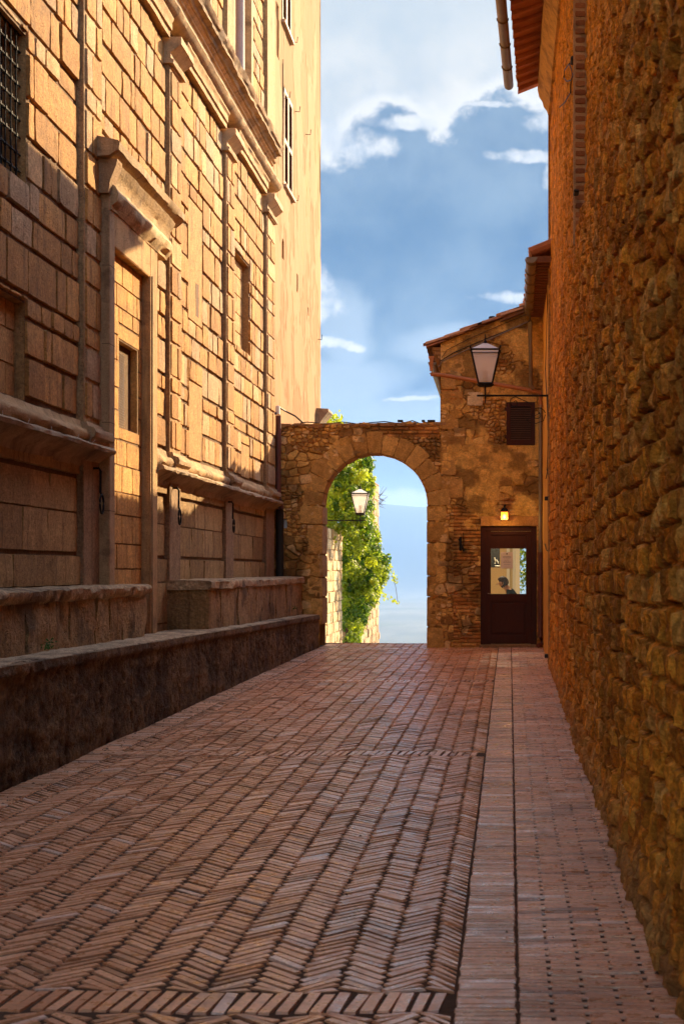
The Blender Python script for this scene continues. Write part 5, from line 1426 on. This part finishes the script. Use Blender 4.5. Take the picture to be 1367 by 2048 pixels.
o = wall_beyond('garden_wall', '', '', -4.16, 32.8, 37.5, 2.62, 301, .5); tag(o, 'sunlit low stone garden wall just beyond the arch on the left', 'wall')
o = wall_beyond('wall_pier', '', '', -4.12, 42.2, 48.5, 4.5, 305, .5, (.36, .22, .12), (.62, .42, .22)); tag(o, 'taller sunlit stone wall end rising behind the ivy beyond the arch', 'wall')
def build_ivy():
    e = empty('ivy', (-4, 37, 0), 'bright green sunlit ivy tumbling over the garden wall beyond the arch', 'climbing plant')
    poly = [(650, 905), (742, 905), (738, 935), (744, 958), (745, 985), (743, 1000), (742, 1030), (744, 1050), (756, 1075), (767, 1110), (772, 1125), (768, 1160), (757, 1180), (745, 1195), (738, 1215), (730, 1240), (722, 1265), (712, 1290), (694, 1292), (688, 1260), (690, 1200), (686, 1120), (684, 1075), (672, 1060), (652, 1062)]
    def inside(x, y):
        r = False; n = len(poly)
        for i in range(n):
            x1, y1 = poly[i]; x2, y2 = poly[(i+1) % n]
            if (y1 > y) != (y2 > y) and x < (x2-x1)*(y-y1)/(y2-y1)+x1: r = not r
        return r
    r = random.Random(12); pts = []; clumps = []
    while len(clumps) < 520:
        px, py = r.uniform(648, 776), r.uniform(902, 1294)
        if inside(px, py): 
            Y = r.uniform(35.2, 40.8) if py < 1062 else r.uniform(37.7, 41.6)
            clumps.append((px, py, Y, r.uniform(.10, .30)))
    lv = []
    for (px, py, Y, s) in clumps:
        c = np.array(P(px, py, Y)); n = int(60*(s/.2)**1.6)+12
        tone = r.random()
        for k in range(n):
            d = np.array([r.gauss(0, 1) for _ in range(3)]); d /= np.linalg.norm(d)+1e-6
            p = c+d*s*r.uniform(.35, 1)*np.array((.8, 1.1, .85)); lv.append((p, d, tone, r.uniform(.035, .065)))
    # hanging tendril and sprigs
    for (a, b) in (((768, 1125), (790, 1150)), ((786, 1150), (794, 1168)), ((775, 1195), (797, 1208)), ((760, 1180), (772, 1200)), ((660, 828), (690, 850)), ((655, 1060), (672, 1085))):
        for k in range(26):
            t = r.random(); px = a[0]+(b[0]-a[0])*t+r.gauss(0, 3); py = a[1]+(b[1]-a[1])*t+r.gauss(0, 3); Y = 39.0+r.gauss(0, .15) if a[1] > 900 else 34.5
            if a[0] == 655: Y = 35.5
            lv.append((np.array(P(px, py, Y)), np.array([r.gauss(0, 1), r.gauss(0, 1), r.gauss(0, 1)+.3]), .8, r.uniform(.03, .055)))
    for k in range(160): lv.append((np.array(P(r.uniform(653, 684), 850-abs(r.gauss(0, 10)), 34.5+r.gauss(0, .3))), np.array([r.gauss(0, 1), r.gauss(0, 1), r.gauss(0, 1)+.3]), .8, r.uniform(.03, .055)))
    V = []; Fc = []; Cl = []
    for (p, d, tone, s) in lv:
        nrm = d+np.array((.35, 0, .45))*1.0+np.array([r.gauss(0, .5) for _ in range(3)]); nrm /= np.linalg.norm(nrm)
        a = np.cross(nrm, np.array((r.gauss(0, 1), r.gauss(0, 1), r.gauss(0, 1)))); a /= np.linalg.norm(a)+1e-6; b = np.cross(nrm, a)
        i = len(V); V += [p-a*s, p-b*s*.7-nrm*s*.15+a*s*.1, p+a*s*1.1, p+b*s*.7-nrm*s*.15+a*s*.1, p+nrm*s*.12]
        Fc += [(i, i+1, i+4), (i+1, i+2, i+4), (i+2, i+3, i+4), (i+3, i, i+4)]
        k = min(1, max(0, (tone**1.3)*.8+r.random()*.3-.05)); cc = lerpc(k, (.035, .13, .006), (.56, .62, .03)); Cl += [cc]*5
    mb = MB(); mb.add(np.array(V), np.array(Fc), np.array(Cl)); mb.build('leaves', M['leaf'], e)
    mb = MB()
    for k in range(9):
        x = r.uniform(692, 722); Y = r.uniform(38, 41); pts = [P(x+r.gauss(0, 3), 1300-t*26, Y) for t in range(8)]; mb.tube(pts, .03, n=5, r1=.008)
    mb.tube([P(784, 1150, 39), P(791, 1175, 39), P(795, 1205, 39)], .006, n=4)
    mb.build('stem', M['stem'], e)
    mb = MB()
    for k in range(16): 
        x0 = P(757, 1000+r.uniform(-12, 12), 48.2); x1 = (x0[0]+r.uniform(.1, .32), x0[1], x0[2]+r.uniform(-.15, .35)); mb.tube([x0, x1], .008, n=4, r1=.003)
    o = mb.build('dry_twigs', M['stem']); tag(o, 'dry bare twigs sprouting from the top of the tall wall beyond the arch', 'dry plant')
    # green bush behind the house, seen through the room's back window
    e = empty('bush', (.7, 33, 0), 'leafy green bush seen through the back window of the glazed door room', 'bush'); V = []; Fc = []; Cl = []
    for k in range(2600):
        d = np.array([r.gauss(0, 1) for _ in range(3)]); d /= np.linalg.norm(d); p = np.array((.85, 33.3, 1.9))+d*np.array((.85, .7, 1.0))*r.uniform(.5, 1); s = r.uniform(.03, .07)
        a = np.array([r.gauss(0, 1) for _ in range(3)]); a /= np.linalg.norm(a); b = np.cross(a, d); i = len(V); V += [p-a*s, p-b*s*.5, p+a*s, p+b*s*.5]; Fc.append((i, i+1, i+2, i+3)); Cl += [lerpc(r.random(), (.05, .10, .01), (.22, .30, .04))]*4
    mb = MB(); mb.add(np.array(V), np.array(Fc), np.array(Cl)); mb.build('leaves', M['leaf'], e)
    mb = MB(); mb.tube([(.75, 33.2, -1.5), (.8, 33.2, .4), (.72, 33.2, 1.0), (.85, 33.3, 1.8)], .06, n=7, r1=.03); mb.build('trunk', M['stem'], e)
    # weeds on the terrace
    for (px, py, X, lab) in ((95, 1298, -3.72, 'small green weed growing at the foot of the nearer bench on the terrace'), (588, 1218, -3.5, 'tiny green weed at the far end of the terrace beside the arch')):
        Y = F*X/(px-1000); c = np.array(P(px, py, Y)); V = []; Fc = []; Cl = []
        for k in range(46 if px < 200 else 20):
            d = np.array([r.gauss(.2, 1), r.gauss(0, 1), abs(r.gauss(0, 1))]); p = c+d*np.array((.03, .05, .035)); s = r.uniform(.008, .02)
            a = np.array([r.gauss(0, 1) for _ in range(3)]); a /= np.linalg.norm(a); b = np.cross(a, d/np.linalg.norm(d)); i = len(V); V += [p-a*s, p-b*s*.6, p+a*s, p+b*s*.6]; Fc.append((i, i+1, i+2, i+3)); Cl += [(.05, .14, .03)]*4
        mb = MB(); mb.add(np.array(V), np.array(Fc), np.array(Cl)); o = mb.build('weed', M['leaf']); tag(o, lab, 'weed', 'weeds on the stone terrace')
build_ivy()

# ------------------------------------------------------------------ haze over the valley
def build_haze():
    m = bpy.data.materials.new('haze'); m.use_nodes = True; nt = m.node_tree; nt.nodes.clear()
    out = nt.nodes.new('ShaderNodeOutputMaterial'); v = nt.nodes.new('ShaderNodeVolumePrincipled')
    v.inputs['Color'].default_value = (.36, .60, .98, 1); v.inputs['Density'].default_value = HAZE; v.inputs['Anisotropy'].default_value = .0
    nt.links.new(v.outputs[0], out.inputs['Volume'])
    mb = MB(); mb.box(-17000, 15000, -100, 16500, -260, 640); o = mb.build('haze', m); tag(o, kind='stuff')
HAZE = .85e-4
build_haze()
